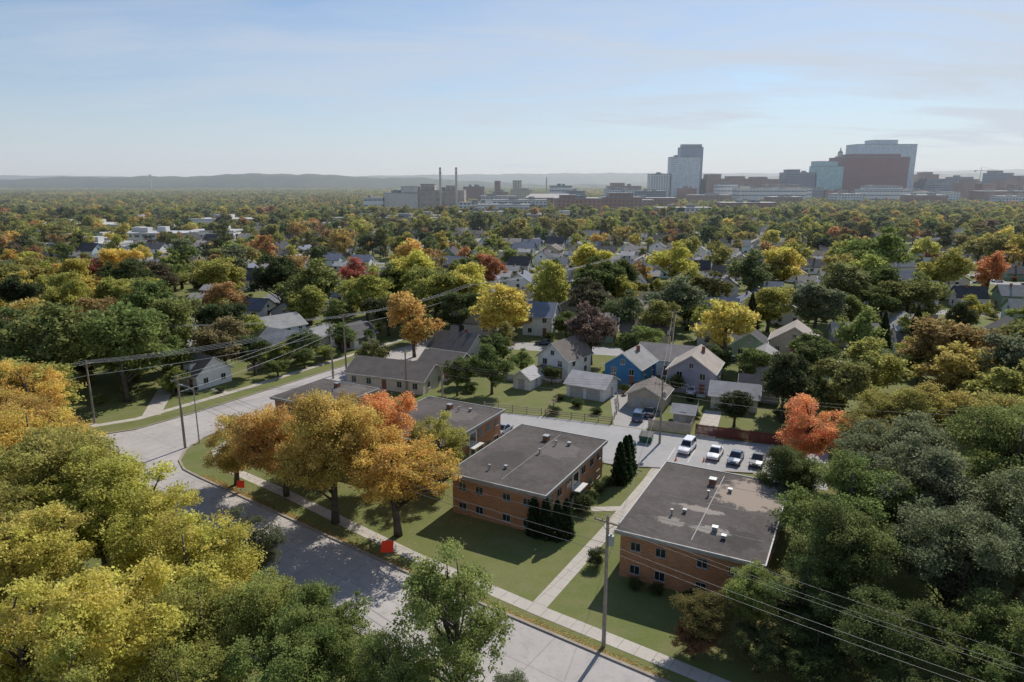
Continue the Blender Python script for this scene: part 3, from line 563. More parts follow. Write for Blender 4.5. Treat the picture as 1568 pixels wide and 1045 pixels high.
# ------------------------------------------------------------------ downtown
def tower(name,x0,x1,y,dep,h,mat,steps=(),roofc=(.3,.3,.3),rot=0):
    cx=(x0+x1)/2; w=x1-x0; e=empty(name,(cx,y,0),R_(rot)); mb=MB()
    mb.box((0,dep/2,h/2),(w,dep,h),0)
    for (fx0,fx1,hh) in steps: mb.box((w*((fx0+fx1)/2-.5),dep/2,(h+hh)/2+.0),(w*(fx1-fx0),dep*.7,hh-h),0)
    mb.obj('walls',[mat],e); mb=MB()
    mb.box((0,dep/2,h+.5),(w+1,dep+1,1.0),0)
    for (fx0,fx1,hh) in steps: mb.box((w*((fx0+fx1)/2-.5),dep/2,hh+.4),(w*(fx1-fx0)+.8,dep*.7+.8,.8),0)
    r=random.Random(int(x0)); 
    for k in range(3 if w>25 else 1): mb.box((w*r.uniform(-.3,.3),dep*r.uniform(.3,.7),h+2.3),(w*.08+2,5+3*r.random(),2.6+r.random()*2),0)
    mb.obj('roof',[mplain('far_roof_%.2f'%roofc[0],roofc)],e); return e
M=mtower
wt=M('pale_grid_facade',(.74,.74,.72),(.14,.16,.19),5,4)
gt=M('grey_glass_facade',(.68,.71,.74),(.32,.37,.43),4,3.6,(.1,.9),(.25,.9)); gd=M('slate_facade',(.34,.38,.44),(.18,.22,.28),4,3.6,(.3,.8),(.2,.9))
bk=M('brown_brick_facade',(.38,.24,.19),(.11,.10,.11),5,4,(.3,.7),(.35,.8)); rd=M('red_granite_facade',(.27,.105,.095),(.12,.05,.055),6,4,(.15,.85),(.4,.75))
dkf=M('dark_facade',(.28,.29,.33),(.08,.09,.12),5,4,(.1,.9),(.35,.8)); te=M('teal_glass_facade',(.38,.54,.54),(.24,.38,.39),5,4,(.05,.95),(.2,.95))
lg=M('blue_glass_facade',(.60,.65,.70),(.32,.38,.45),6,4,(.15,.9),(.2,.9)); wh=M('white_band_facade',(.80,.79,.76),(.18,.19,.21),6,7,(.05,.95),(.35,.7))
st=M('stone_facade',(.60,.53,.42),(.16,.14,.12),5,4,(.35,.65),(.3,.8)); rb=M('red_brick_facade',(.42,.23,.17),(.11,.1,.1),5,4,(.25,.75),(.3,.8))
tower('apartment_tower',276,318,1400,30,55,wt); tower('glass_office_tower',316,374,1400,30,88,gt); tower('hotel_tower',342,388,1435,26,108,gd,((.08,.95,114),))
tower('hospital_building',390,478,1405,50,46,bk,((.05,.35,55),(.55,.9,51))); tower('parking_structure',391,506,1200,40,29,wh); tower('office_block',484,540,1420,40,45,bk,((.1,.6,50),))
tower('office_block',548,604,1400,40,58,dkf,((.1,.5,64),)); tower('clinic_glass_building',608,660,1400,40,70,te,((0,.8,80),))
tower('clinic_main_building',660,789,1400,70,88,rd,((.14,.9,94),)); tower('clinic_glass_tower',726,852,1490,50,117,lg,((.28,.7,126),)); tower('civic_building',612,696,1210,40,27,wh,((.1,.8,33),))
tower('brick_office_block',826,880,1400,40,40,dkf,((.1,.8,46),)); tower('brick_office_block',902,962,1400,40,38,rb,((.2,.6,45),)); tower('brick_office_block',990,1080,1410,40,44,bk,((.4,.9,52),))
tower('office_block',715,790,1230,30,22,wt); tower('office_block',300,372,1180,30,18,bk); tower('office_block',825,905,1220,40,24,rb); tower('office_block',470,540,1300,40,34,rb); tower('office_block',548,596,1180,30,20,wt)
tower('office_block',866,900,1480,40,55,bk,((.2,.7,60),)); tower('office_block',945,980,1490,40,50,dkf); tower('office_block',1012,1050,1470,40,58,dkf,((.1,.5,63),)); tower('office_block',930,1000,1250,30,28,wt); tower('office_block',1110,1175,1380,40,50,rb); tower('office_block',190,255,1380,30,32,bk,((.1,.5,38),)); tower('office_block',225,275,1250,30,24,dkf)
tower('office_block',640,700,1120,30,19,rb); tower('office_block',760,840,1080,30,18,wt); tower('office_block',400,450,1080,26,17,bk)
rq=random.Random(12)
for k in range(26):
    x0=-140+k*50+rq.uniform(-15,15); w_=rq.uniform(24,48)
    tower('office_block',x0,x0+w_,rq.uniform(1255,1345),22,rq.uniform(20,33) if x0<250 else rq.uniform(24,38),rq.choice((wt,bk,rb,wh,dkf,rb,st)),((.1,.5,35+rq.uniform(0,8)),) if rq.random()<.25 else ())
e=empty('stone_bell_tower',(674,1452,0)); mb=MB(); mb.box((0,0,42),(24,24,84),0); mb.box((0,0,88),(14,14,8),0); mb.obj('shaft',[st],e)
mb=MB(); mb.cyl((0,0,92),5.2,6,8,0); mb.tube([(0,0,98),(0,0,101),(0,0,103),(0,0,110)],[5.6,4.2,1.8,.3],8,1); mb.obj('cupola',[mplain('tower_stone',(.60,.53,.42)),mplain('copper_roof',(.25,.33,.3))],e)
tower('brick_office_block',50,104,800,25,21,rb,((.1,.45,25),)); tower('brick_office_block',104,152,815,25,22,bk,((.2,.8,27),)); tower('office_block',100,240,1010,30,17,rb); tower('office_block',-160,-60,620,14,8,wt)
pl=M('plant_facade',(.64,.60,.54),(.40,.37,.33),12,9,(.4,.7),(.4,.7))
tower('power_plant_building',-165,-122,900,30,26,pl,((.5,1,34),)); tower('power_plant_building',-122,-62,905,40,29,M('plant_brown',(.46,.40,.35),(.26,.22,.2),9,7),((.05,.35,37),(.6,.8,35)))
tower('power_plant_building',-190,-166,890,25,20,wh)
def stack(x,y,h,r):
    e=empty('smokestack',(x,y,0)); mb=MB(); mb.tube([(0,0,0),(0,0,h)],[r*1.3,r*.85],14,0); mb.obj('shaft',[mplain('stack_concrete',(.6,.55,.5))],e)
    mb=MB(); mb.tube([(0,0,h),(0,0,h+1.2)],[r*.95,r*.95],14,0); mb.tube([(0,0,h-6),(0,0,h-5)],[r*1.0,r*1.0],14,0); mb.obj('bands',[mplain('stack_band',(.3,.12,.1))],e)
stack(-92,900,57,1.5); stack(-71.5,900,57,1.5); stack(64,1300,47,1.2)
e=empty('arena_building',(60,1120,0)); mb=MB(); mb.box((0,0,8),(76,50,16),0); mb.obj('walls',[bk],e)
mb=MB(); 
for q in ([(-39,-26,16.2),(39,-26,16.2),(30,0,22),(-30,0,22)],[(39,26,16.2),(-39,26,16.2),(-30,0,22),(30,0,22)],[(39,-26,16.2),(39,26,16.2),(30,0,22)],[(-39,26,16.2),(-39,-26,16.2),(-30,0,22)]): mb.poly(q)
mb.obj('roof',[mplain('membrane_roof',(.40,.36,.33))],e)
e=empty('tower_crane',(1000,1500,0)); mb=MB(); mb.tube([(0,0,0),(0,0,66)],.55,4); mb.tube([(-14,0,64),(36,0,66)],.45,4); mb.tube([(0,0,66),(0,0,72)],[.6,.2],4); mb.tube([(0,0,72),(26,0,66)],.2,4); mb.box((-12,0,63),(4,2,2)); mb.obj('mast_and_jib',[mplain('crane_paint',(.4,.3,.2))],e)
e=empty('water_tower',(-1700,3300,0)); mb=MB(); mb.tube([(0,0,0),(0,0,60),(0,0,66),(0,0,73),(0,0,77)],[2.5,2,7,7,2],12); mb.obj('tank',[mplain('tank_paint',(.5,.5,.5))],e)
for x,y,w,d,h,c in ((-235,445,45,22,7,wt),(-262,415,34,14,6,wh),(-205,470,30,16,7,wh),(-300,430,50,20,6,bk),(-150,520,40,20,6,bk),(-330,520,70,30,8,wt),(-90,640,50,20,9,rb),(-30,700,60,25,10,wt),(40,690,50,20,8,rb),(-250,600,60,25,8,wh),(190,760,60,22,12,wt),(300,880,70,25,14,rb),(150,930,80,25,16,bk),(-10,800,60,30,14,wh),(10,900,70,30,17,wt),(-240,380,40,18,6,wh),(-20,1000,50,25,20,wh),(-45,850,40,20,15,wt)):
    tower('commercial_building',x-w/2,x+w/2,y,d,h,c,roofc=(.55,.55,.55) if h<9 else (.3,.3,.3))

# ------------------------------------------------------------------ scattered neighbourhood (instanced)
def scatter(name,P,S,Rz,C,idx,coll):
    me=bpy.data.meshes.new(name); n=len(P); me.vertices.add(n); me.vertices.foreach_set('co',np.asarray(P,dtype=np.float32).ravel())
    a=me.attributes.new('isc','FLOAT_VECTOR','POINT'); a.data.foreach_set('vector',np.asarray(S,dtype=np.float32).ravel())
    r=np.zeros((n,3),dtype=np.float32); r[:,2]=Rz; a=me.attributes.new('irot','FLOAT_VECTOR','POINT'); a.data.foreach_set('vector',r.ravel())
    a=me.attributes.new('idx','INT','POINT'); a.data.foreach_set('value',np.asarray(idx,dtype=np.int32))
    cc=np.ones((n,4),dtype=np.float32); cc[:,:3]=C; a=me.attributes.new('col','FLOAT_COLOR','POINT'); a.data.foreach_set('color',cc.ravel())
    o=bpy.data.objects.new(name,me); COL.objects.link(o)
    g=bpy.data.node_groups.new(name+'_scatter','GeometryNodeTree')
    g.interface.new_socket('Geometry',in_out='INPUT',socket_type='NodeSocketGeometry'); g.interface.new_socket('Geometry',in_out='OUTPUT',socket_type='NodeSocketGeometry')
    gi=g.nodes.new('NodeGroupInput'); go=g.nodes.new('NodeGroupOutput'); ip=g.nodes.new('GeometryNodeInstanceOnPoints'); ci=g.nodes.new('GeometryNodeCollectionInfo')
    ci.inputs['Collection'].default_value=coll; ci.inputs['Separate Children'].default_value=True; ci.inputs['Reset Children'].default_value=True
    def na(nme,t):
        x=g.nodes.new('GeometryNodeInputNamedAttribute'); x.data_type=t; x.inputs['Name'].default_value=nme; return x.outputs[0]
    L=g.links.new
    L(gi.outputs[0],ip.inputs['Points']); L(ci.outputs[0],ip.inputs['Instance']); ip.inputs['Pick Instance'].default_value=True
    L(na('idx','INT'),ip.inputs['Instance Index']); L(na('irot','FLOAT_VECTOR'),ip.inputs['Rotation']); L(na('isc','FLOAT_VECTOR'),ip.inputs['Scale']); L(ip.outputs[0],go.inputs[0])
    md=o.modifiers.new('scatter','NODES'); md.node_group=g; return o
def coll(name,meshes):
    c=bpy.data.collections.new(name)
    for i,m in enumerate(meshes):
        c.objects.link(bpy.data.objects.new('%s_%02d'%(name,i),m))
    return c
FT=[tree_mesh('far_tree_%d'%i,100+i,70,32,.64,base=[.12,.08,.15,.1,.1,.12][i],cr=1.0,limbs=3,leafmat=LEAFI,sides=4,nsub=[9,12,10,14,8,11][i]) for i in range(6)]
VF=[tree_mesh('very_far_tree_%d'%i,120+i,22,26,1.35,base=.08,cr=1.6,limbs=0,leafmat=LEAFI,fill=.4,sides=4) for i in range(4)]
def patch_mesh(name,seed):
    r=np.random.default_rng(seed); n=70; c=np.stack([r.uniform(-52,52,n),r.uniform(-52,52,n),r.uniform(5.5,8.5,n)],1); k=46; idx=np.repeat(np.arange(n),k)
    q=r.normal(size=(n*k,3)); q/=np.linalg.norm(q,axis=1)[:,None]; q*=np.array([6.2,6.2,4.6])*r.uniform(.7,1.05,(n*k,1)); P=c[idx]+q
    cv=r.uniform(0,1,n); cw=r.uniform(0,1,n)
    mb=MB(); 
    for i in range(0,n,6): mb.tube([(c[i][0],c[i][1],0),(c[i][0],c[i][1],6)],.3,4)
    return finish(name,quads(r,P,3.0,.3),None,n*k,mb,np.clip(.7*cv[idx]+.3*r.uniform(0,1,n*k),0,1),cw[idx],LEAFI)
GP=[patch_mesh('grove_%d'%i,140+i) for i in range(3)]
pal=[('g',.15),('dg',.075),('ol',.22),('yg',.19),('lg',.10),('gg',.10),('gold',.06),('y',.055),('rust',.06),('or',.018),('red',.014),('pb',.03)]
pk=np.array([PAL[k] for k,_ in pal]); pw=np.array([w for _,w in pal]); pw/=pw.sum()
def colors(n,r,dull=0):
    w=pw.copy()
    if dull: w[6:11]*=.7; w/=w.sum()
    i=r.choice(len(pal),n,p=w); j=r.choice(len(pal),n,p=w); t=r.uniform(0,.4,(n,1)); c=(pk[i]*(1-t)+pk[j]*t)*r.uniform(.78,1.12,(n,1))
    if dull: m=np.array([.22,.21,.085]); c=c*(1-dull)+m*dull
    return c
hp=[]; hr=[]
block=[(h[1],h[2],max(h[4],h[5])*.5+2) for h in HS]
for b in SB:
    for sg in (-1,1):
        if b==0 and sg==-1: continue
        a=-(.9*(160+b)+40)
        while a<.9*(160+b)+60:
            a+=random.uniform(13,18)
            if random.random()<.05: continue
            x,y=g2(a,b+sg*(15+random.uniform(-2,2)))
            if any(abs(a-s)<9 for s in SA): continue
            if any((x-q[0])**2+(y-q[1])**2<(q[2]+6)**2 for q in block): continue
            if y<150 or (x<-15 and y<205 and x>-55): continue
            hp.append((x,y,0)); hr.append(R_(-14.7+(180 if sg>0 else 0)+random.choice([0,0,90])))
            if random.random()<.6:
                x,y=g2(a+random.uniform(-4,4),b+sg*(30+random.uniform(-2,2))); hp.append((x,y,0)); hr.append(-99)
def fh(name,w,d,wh_,rise,rc,ridge):
    mb=MB();a,b=w/2,d/2
    for p,q in (((-a,-b),(a,-b)),((a,-b),(a,b)),((a,b),(-a,b)),((-a,b),(-a,-b))): mb.poly([(p[0],p[1],0),(q[0],q[1],0),(q[0],q[1],wh_),(p[0],p[1],wh_)],0)
    for sx in (-1,1): mb.poly([(sx*a,-b*sx,wh_),(sx*a,b*sx,wh_),(sx*a,0,wh_+rise)],0)
    for sg in (-1,1):
        o=.5; sl=rise/b
        q=[(-a-o,0,wh_+rise+.1),(a+o,0,wh_+rise+.1),(a+o,sg*(b+o),wh_-o*sl+.1),(-a-o,sg*(b+o),wh_-o*sl+.1)]; mb.poly(q,1); mb.poly([(x,y,z-.15) for x,y,z in q],1)
    for x in (-.55,.5):
        for sg in (-1,1): mb.box((x*a,sg*(b+.03),1.6),(1.2,.06,1.2),2); 
    for sg in (-1,1): mb.box((sg*(a+.03),0,1.6),(.06,1.1,1.2),2); mb.box((sg*(a+.03),0,wh_+.4),(.06,.8,.8),2)
    mb.box((a*.3,b*.2,wh_+rise+.1),(.6,.6,1.0),3)
    return mb.mesh(name,[HW,mshingle('shingle_%.2f_%.2f_%.2f'%rc,rc),mglass(),mplain('chimney_brick',(.28,.12,.08),.9)])
HW=minst('house_siding_mass')
HM=[fh('far_house_%d'%i,*v) for i,v in enumerate([(11,8,3,2.6,RC['dk'],0),(9,8,4.6,2.8,RC['gr'],0),(12,8,2.8,2.2,RC['br'],0),(9,7.5,4,3.2,RC['vd'],0),(10,8,3.2,2.6,RC['bl'],0),(10,8,3,2.4,RC['tan'],0),(6,6,2.5,1.6,RC['gr'],0),(6,6,2.5,1.6,RC['lt'],0)])]
hp=np.array(hp); hr=np.array(hr); n=len(hp); gar=hr<-50
hi=np.where(gar,rng.integers(6,8,n),rng.integers(0,6,n)); hr=np.where(gar,R_(-14.7),hr)
hcp=np.array([HC['white'],HC['white'],HC['cream'],HC['lb'],HC['gray'],HC['tan'],HC['white'],HC['green'],HC['beige'],(.5,.5,.5)])
scatter('distant_houses',hp,np.ones((n,3))*rng.uniform(.95,1.15,(n,1)),hr,hcp[rng.integers(0,len(hcp),n)],hi,coll('house_kinds',HM))
bl=[(h[1],h[2],max(h[4],h[5])*.5+3.5) for h in HS]+[(h[1]-h[1]/h[2]*5,h[2]-5,max(h[4],h[5])*.5+2) for h in HS]+[(t[1],t[2],t[4]*.85) for t in NT+MT]+[(2.6,83,14),(21.6,69,14),(-11,97,14),(-33,108,14)]
bl=np.array(bl)
def road_d(x,y):
    d=np.full(x.shape,1e3); a=(x-O2.x)*E1.x+(y-O2.y)*E1.y; b=(x-O2.x)*E2.x+(y-O2.y)*E2.y
    for s in SB: d=np.where((a>-28)|(s>0),np.minimum(d,abs(b-s)),d)
    for s in SA: d=np.where((b>-2)&(b<745),np.minimum(d,abs(a-s)),d)
    def seg(p,q,dd):
        px,py=p; vx,vy=q[0]-px,q[1]-py; t=np.clip(((x-px)*vx+(y-py)*vy)/(vx*vx+vy*vy),0,1); return np.minimum(dd,np.hypot(x-px-t*vx,y-py-t*vy))
    return np.minimum(seg((-13,178),(60,370),d),seg((-12,178),(-55,108),np.full(x.shape,1e3))-6)
def gen(y0,y1,step,keep,r,margin=.82):
    xs=np.arange(-margin*y1-60,margin*y1+60,step); ys=np.arange(y0,y1,step); X,Y=np.meshgrid(xs,ys); X=X.ravel()+r.uniform(-.48,.48,X.size)*step; Y=Y.ravel()+r.uniform(-.48,.48,Y.size)*step
    k=(abs(X)<margin*Y+50)&(r.uniform(0,1,X.size)<keep); return X[k],Y[k]
r=np.random.default_rng(5)
X,Y=gen(96,760,9.2,.84,r)
ok=(Y>172-.26*(X-0))|(X<-74)|(X>72)
ok&=~((Y<190)&(X>-50)&(X<-8)&(Y<200+X))
ok&=road_d(X,Y)>6.8
ok&=~((X>-10)&(Y<450)&(r.uniform(0,1,len(X))<.25))
for q in bl: ok&=(X-q[0])**2+(Y-q[1])**2>q[2]**2
for q in hp: 
    if q[1]<760: ok&=(X-q[0])**2+(Y-(q[1]-(3.5 if q[1]<450 else 1)))**2>(9 if q[1]<450 else 6.3)**2
X,Y=X[ok],Y[ok]; n=len(X); Rr=2.8+5.9*r.uniform(0,1,n)**1.25; H=Rr*r.uniform(1.35,2.1,n)+2.3
S=np.stack([Rr/5*r.uniform(.85,1.15,n),Rr/5*r.uniform(.85,1.15,n),H/11.8],1)
nearm=Y<260
c1=colors(n,r,.0)
c1[Y>420]=colors((Y>420).sum(),r,.15)
MIDI=[m.copy() for m in MID]
for m in MIDI: m.materials[1]=LEAFI
P=np.stack([X,Y,np.zeros(n)],1); rz=r.uniform(0,6.28,n)
scatter('neighbourhood_trees',P[nearm],S[nearm],rz[nearm],c1[nearm],r.integers(0,6,nearm.sum()),coll('neighbourhood_tree_kinds',MIDI))
f=~nearm
scatter('distant_trees',P[f],S[f],rz[f],c1[f],r.integers(0,6,f.sum()),coll('distant_tree_kinds',FT))
BI=[m.copy() for m in BUSH]
for m in BI: m.materials[1]=LEAFI
X,Y=gen(112,420,6,.36,r); ok=(road_d(X,Y)>5)&((Y>124)|(abs(X)>75))&~((X>-50)&(X<8)&(Y<132))
for h in HS: ok&=(X-h[1])**2+(Y-h[2])**2>(max(h[4],h[5])*.55+.6)**2
for q in hp: 
    if q[1]<430: ok&=(X-q[0])**2+(Y-q[1])**2>5.8**2
X,Y=X[ok],Y[ok]; n=len(X); s=r.uniform(.35,1.1,(n,1))
scatter('yard_shrubs',np.stack([X,Y,np.zeros(n)],1),np.concatenate([s,s,s*r.uniform(.6,1.2,(n,1))],1),r.uniform(0,6,n),colors(n,r)*.75,r.integers(0,2,n),coll('shrub_kinds',BI))
X,Y=gen(760,1700,12.5,.84,r); 
ok=np.ones(len(X),bool)
for q in [(60,1120,44),(-115,905,60),(90,810,50)]: ok&=(X-q[0])**2+(Y-q[1]-0)**2>q[2]**2
ok&=~((X>170)&(X<1200)&(Y>1375)&(Y<1550))
X,Y=X[ok],Y[ok]; n=len(X); Rr=r.uniform(4.2,8.6,n); S=np.stack([Rr/5,Rr/5,(Rr*1.25+3)/12],1)
scatter('distant_trees',np.stack([X,Y,np.zeros(n)],1),S,r.uniform(0,6.28,n),colors(n,r,.25)*.95,r.integers(0,4,n),coll('horizon_tree_kinds',VF))
X,Y=gen(1740,4600,96,1.,r,.9); n=len(X)
scatter('distant_forest',np.stack([X,Y,np.zeros(n)],1),np.ones((n,3))*r.uniform(.95,1.15,(n,1)),r.integers(0,4,n)*math.pi/2,colors(n,r,.7),r.integers(0,3,n),coll('forest_patch_kinds',GP))
def hill(name,y0,dep,x0,x1,fn,mat,nx=260,ny=14,seed=0):
    mb=MB(); rr=random.Random(seed); ph=[rr.uniform(0,6) for _ in range(6)]
    for j in range(ny+1):
        for i in range(nx+1):
            x=x0+(x1-x0)*i/nx; t=j/ny; y=y0+dep*t; pr=math.sin(t*math.pi)**.8
            z=fn(x)*pr+3*math.sin(x*.013+ph[0]+t*3)*pr+2.2*math.sin(x*.041+ph[1]+t*9)*pr+rr.uniform(0,5)*pr
            mb.v.append((x,y,z-1))
    for j in range(ny):
        for i in range(nx):
            a=j*(nx+1)+i; mb.f.append([a,a+1,a+nx+2,a+nx+1]); mb.m.append(0)
    return mb.obj(name,[mat])
FOR=mnoise('forest_hillside',(.04,.055,.03),(.085,.085,.04),.004,(.025,.035,.02),.03,f3=.7)
g=lambda x,c,w,h:h*math.exp(-((x-c)/w)**2)
hill('wooded_hill',3300,1200,-5200,500,lambda x:g(x,-1230,560,52)+g(x,-2300,800,40)+g(x,-450,400,26)+24,FOR,seed=1)
hill('wooded_ridge',6200,2500,-9000,9000,lambda x:88+18*math.sin(x*.0011+1)+g(x,-1500,1500,25)+g(x,2500,2200,38)+g(x,5500,2500,62),FOR,seed=2)
hill('wooded_ridge',4200,1500,500,6500,lambda x:g(x,3700,1300,66)+g(x,2200,900,48)+24,FOR,seed=3)

# ------------------------------------------------------------------ poles & wires
WOOD=mnoise('pole_wood',(.34,.28,.22),(.23,.19,.15),1.5,obj=True); WIRE=mplain('wire',(.13,.13,.13),.5,.3); WIREL=mplain('aluminium_wire',(.7,.7,.7),.6,.0)
def pole(x,y,h,rot=0,trans=False,arm=2.4):
    e=empty('utility_pole',(x,y,0),R_(rot)); mb=MB(); mb.tube([(0,0,-.2),(0,0,h)],[.19,.13],9); mb.obj('shaft',[WOOD],e)
    mb=MB(); mb.box((0,-.16,h-.5),(arm,.12,.13),0)
    for s in (-1,1): mb.tube([(s*arm*.3,-.16,h-.55),(0,-.12,h-1.3)],.03,4,0)
    mb.obj('crossarm',[WOOD],e); mb=MB()
    for s in (-.46,-.18,.46): mb.cyl((s*arm,-.16,h-.43),.05,.22,6,0)
    mb.cyl((0,0,h),.05,.2,6,0); mb.obj('insulators',[mplain('porcelain',(.3,.3,.3),.3)],e)
    if trans:
        mb=MB(); mb.cyl((.36,0,h-2.6),.24,.9,12,0); mb.cyl((.36,0,h-1.7),.1,.16,8,0); mb.obj('transformer',[METAL],e)
    mb=MB(); mb.box((0,-.19,1.6),(.12,.06,1.1),0); mb.tube([(.14,-.1,.1),(.13,-.1,h*.55)],.035,5,0); mb.obj('conduit',[METAL],e)
    return e
pole(8.1,52.7,12.6,-35,True); pole(57,18.5,12.6,-35); pole(-50.5,99,11.5,60); pole(-37.4,137.3,12,60,True); pole(-36,143,12.5,30); pole(-20.5,127,9,60); pole(23.2,100.9,10.2,-24,True); pole(38,157,11,-20)
pole(-71,110,11,60); pole(-12,192,12,20); pole(62,84,11,-24); pole(-12,112.5,10,-24); pole(-90,137,12,60)
def wire(name,a,b,sag,n=12,r=.012,mat=None):
    mb=MB(); pts=[]
    for i in range(n+1):
        t=i/n; pts.append((a[0]+(b[0]-a[0])*t,a[1]+(b[1]-a[1])*t,a[2]+(b[2]-a[2])*t-4*sag*t*(1-t)))
    mb.tube(pts,r,4); mb.obj(name,[mat or WIRE],wires)
wires=empty('overhead_wires')
def span(p,q,hp_,hq,offs,drops,sag,r=.014,mat=None):
    d=Vector((q[0]-p[0],q[1]-p[1])).normalized(); n=Vector((-d.y,d.x))
    for k,o in enumerate(offs): wire('line',(p[0]+n.x*o,p[1]+n.y*o,hp_-.2),(q[0]+n.x*o,q[1]+n.y*o,hq-.2),sag+.1*k,r=r,mat=mat)
    for dz in drops: wire('cable',(p[0],p[1],hp_-dz),(q[0],q[1],hq-dz),sag*.8,r=r*1.3,mat=mat)
span((8.1,52.7),(57,18.5),12.6,12.6,(-1.1,-.4,1.1),(2.6,3.2),1.2,.011); span((8.1,52.7),(-50.5,99),12.6,11.5,(-1.1,-.4,1.1),(2.6,3.4),1.6,.016)
span((-50.5,99),(-37.4,137.3),11.5,12,(-1.1,1.1),(2.5,),.7,.02,WIREL); span((-37.4,137.3),(-71,110),12,11,(-1.1,-.4,.4,1.1),(2.5,),.8,.026,WIREL); span((-36,143),(-12,192),12.5,12,(-1.1,0,1.1),(2.5,),1,.028,WIREL); span((-71,110),(-100,86),11,11,(-1.1,0,1.1),(2.5,),.8,.025,WIREL)
span((-37.4,137.3),(-20.5,127),11,9,(0,),(1,),.3,.02); span((23.2,100.9),(62,84),10.2,11,(-1,1),(2,),1,.018); span((23.2,100.9),(-12,112.5),10.2,10,(-1,0,1),(2,),1,.018); span((-12,112.5),(-20.5,127),10,9,(-.5,.5),(),.5,.018); span((-12,192),(40,250),12,14,(-1.1,0,1.1),(),1.2,.035,WIREL); span((8.1,52.7),(23.2,100.9),9.8,9,(0,),(),1.4)
span((23.2,100.9),(38,157),10,10.5,(-.4,.4),(),1.4,.02); span((-90,137),(-36,143),12,12.3,(-1.1,0,1.1),(),1,.026,WIREL); span((-12,112.5),(-50.5,99),9.8,9.5,(0,.6),(),1.2,.018)
def lamp(x,y,h,rot):
    e=empty('street_lamp',(x,y,0),R_(rot)); mb=MB(); mb.tube([(0,0,0),(0,0,h)],[.11,.07],8); mb.tube([(0,0,h-.3),(1.2,0,h+.2),(2.2,0,h+.3)],.05,6); mb.obj('mast',[METAL],e)
    mb=MB(); mb.box((2.5,0,h+.3),(.8,.32,.16),taper=.8); mb.obj('luminaire',[METAL],e)
lamp(-49.2,101,9,160); lamp(-31,150,9,150)

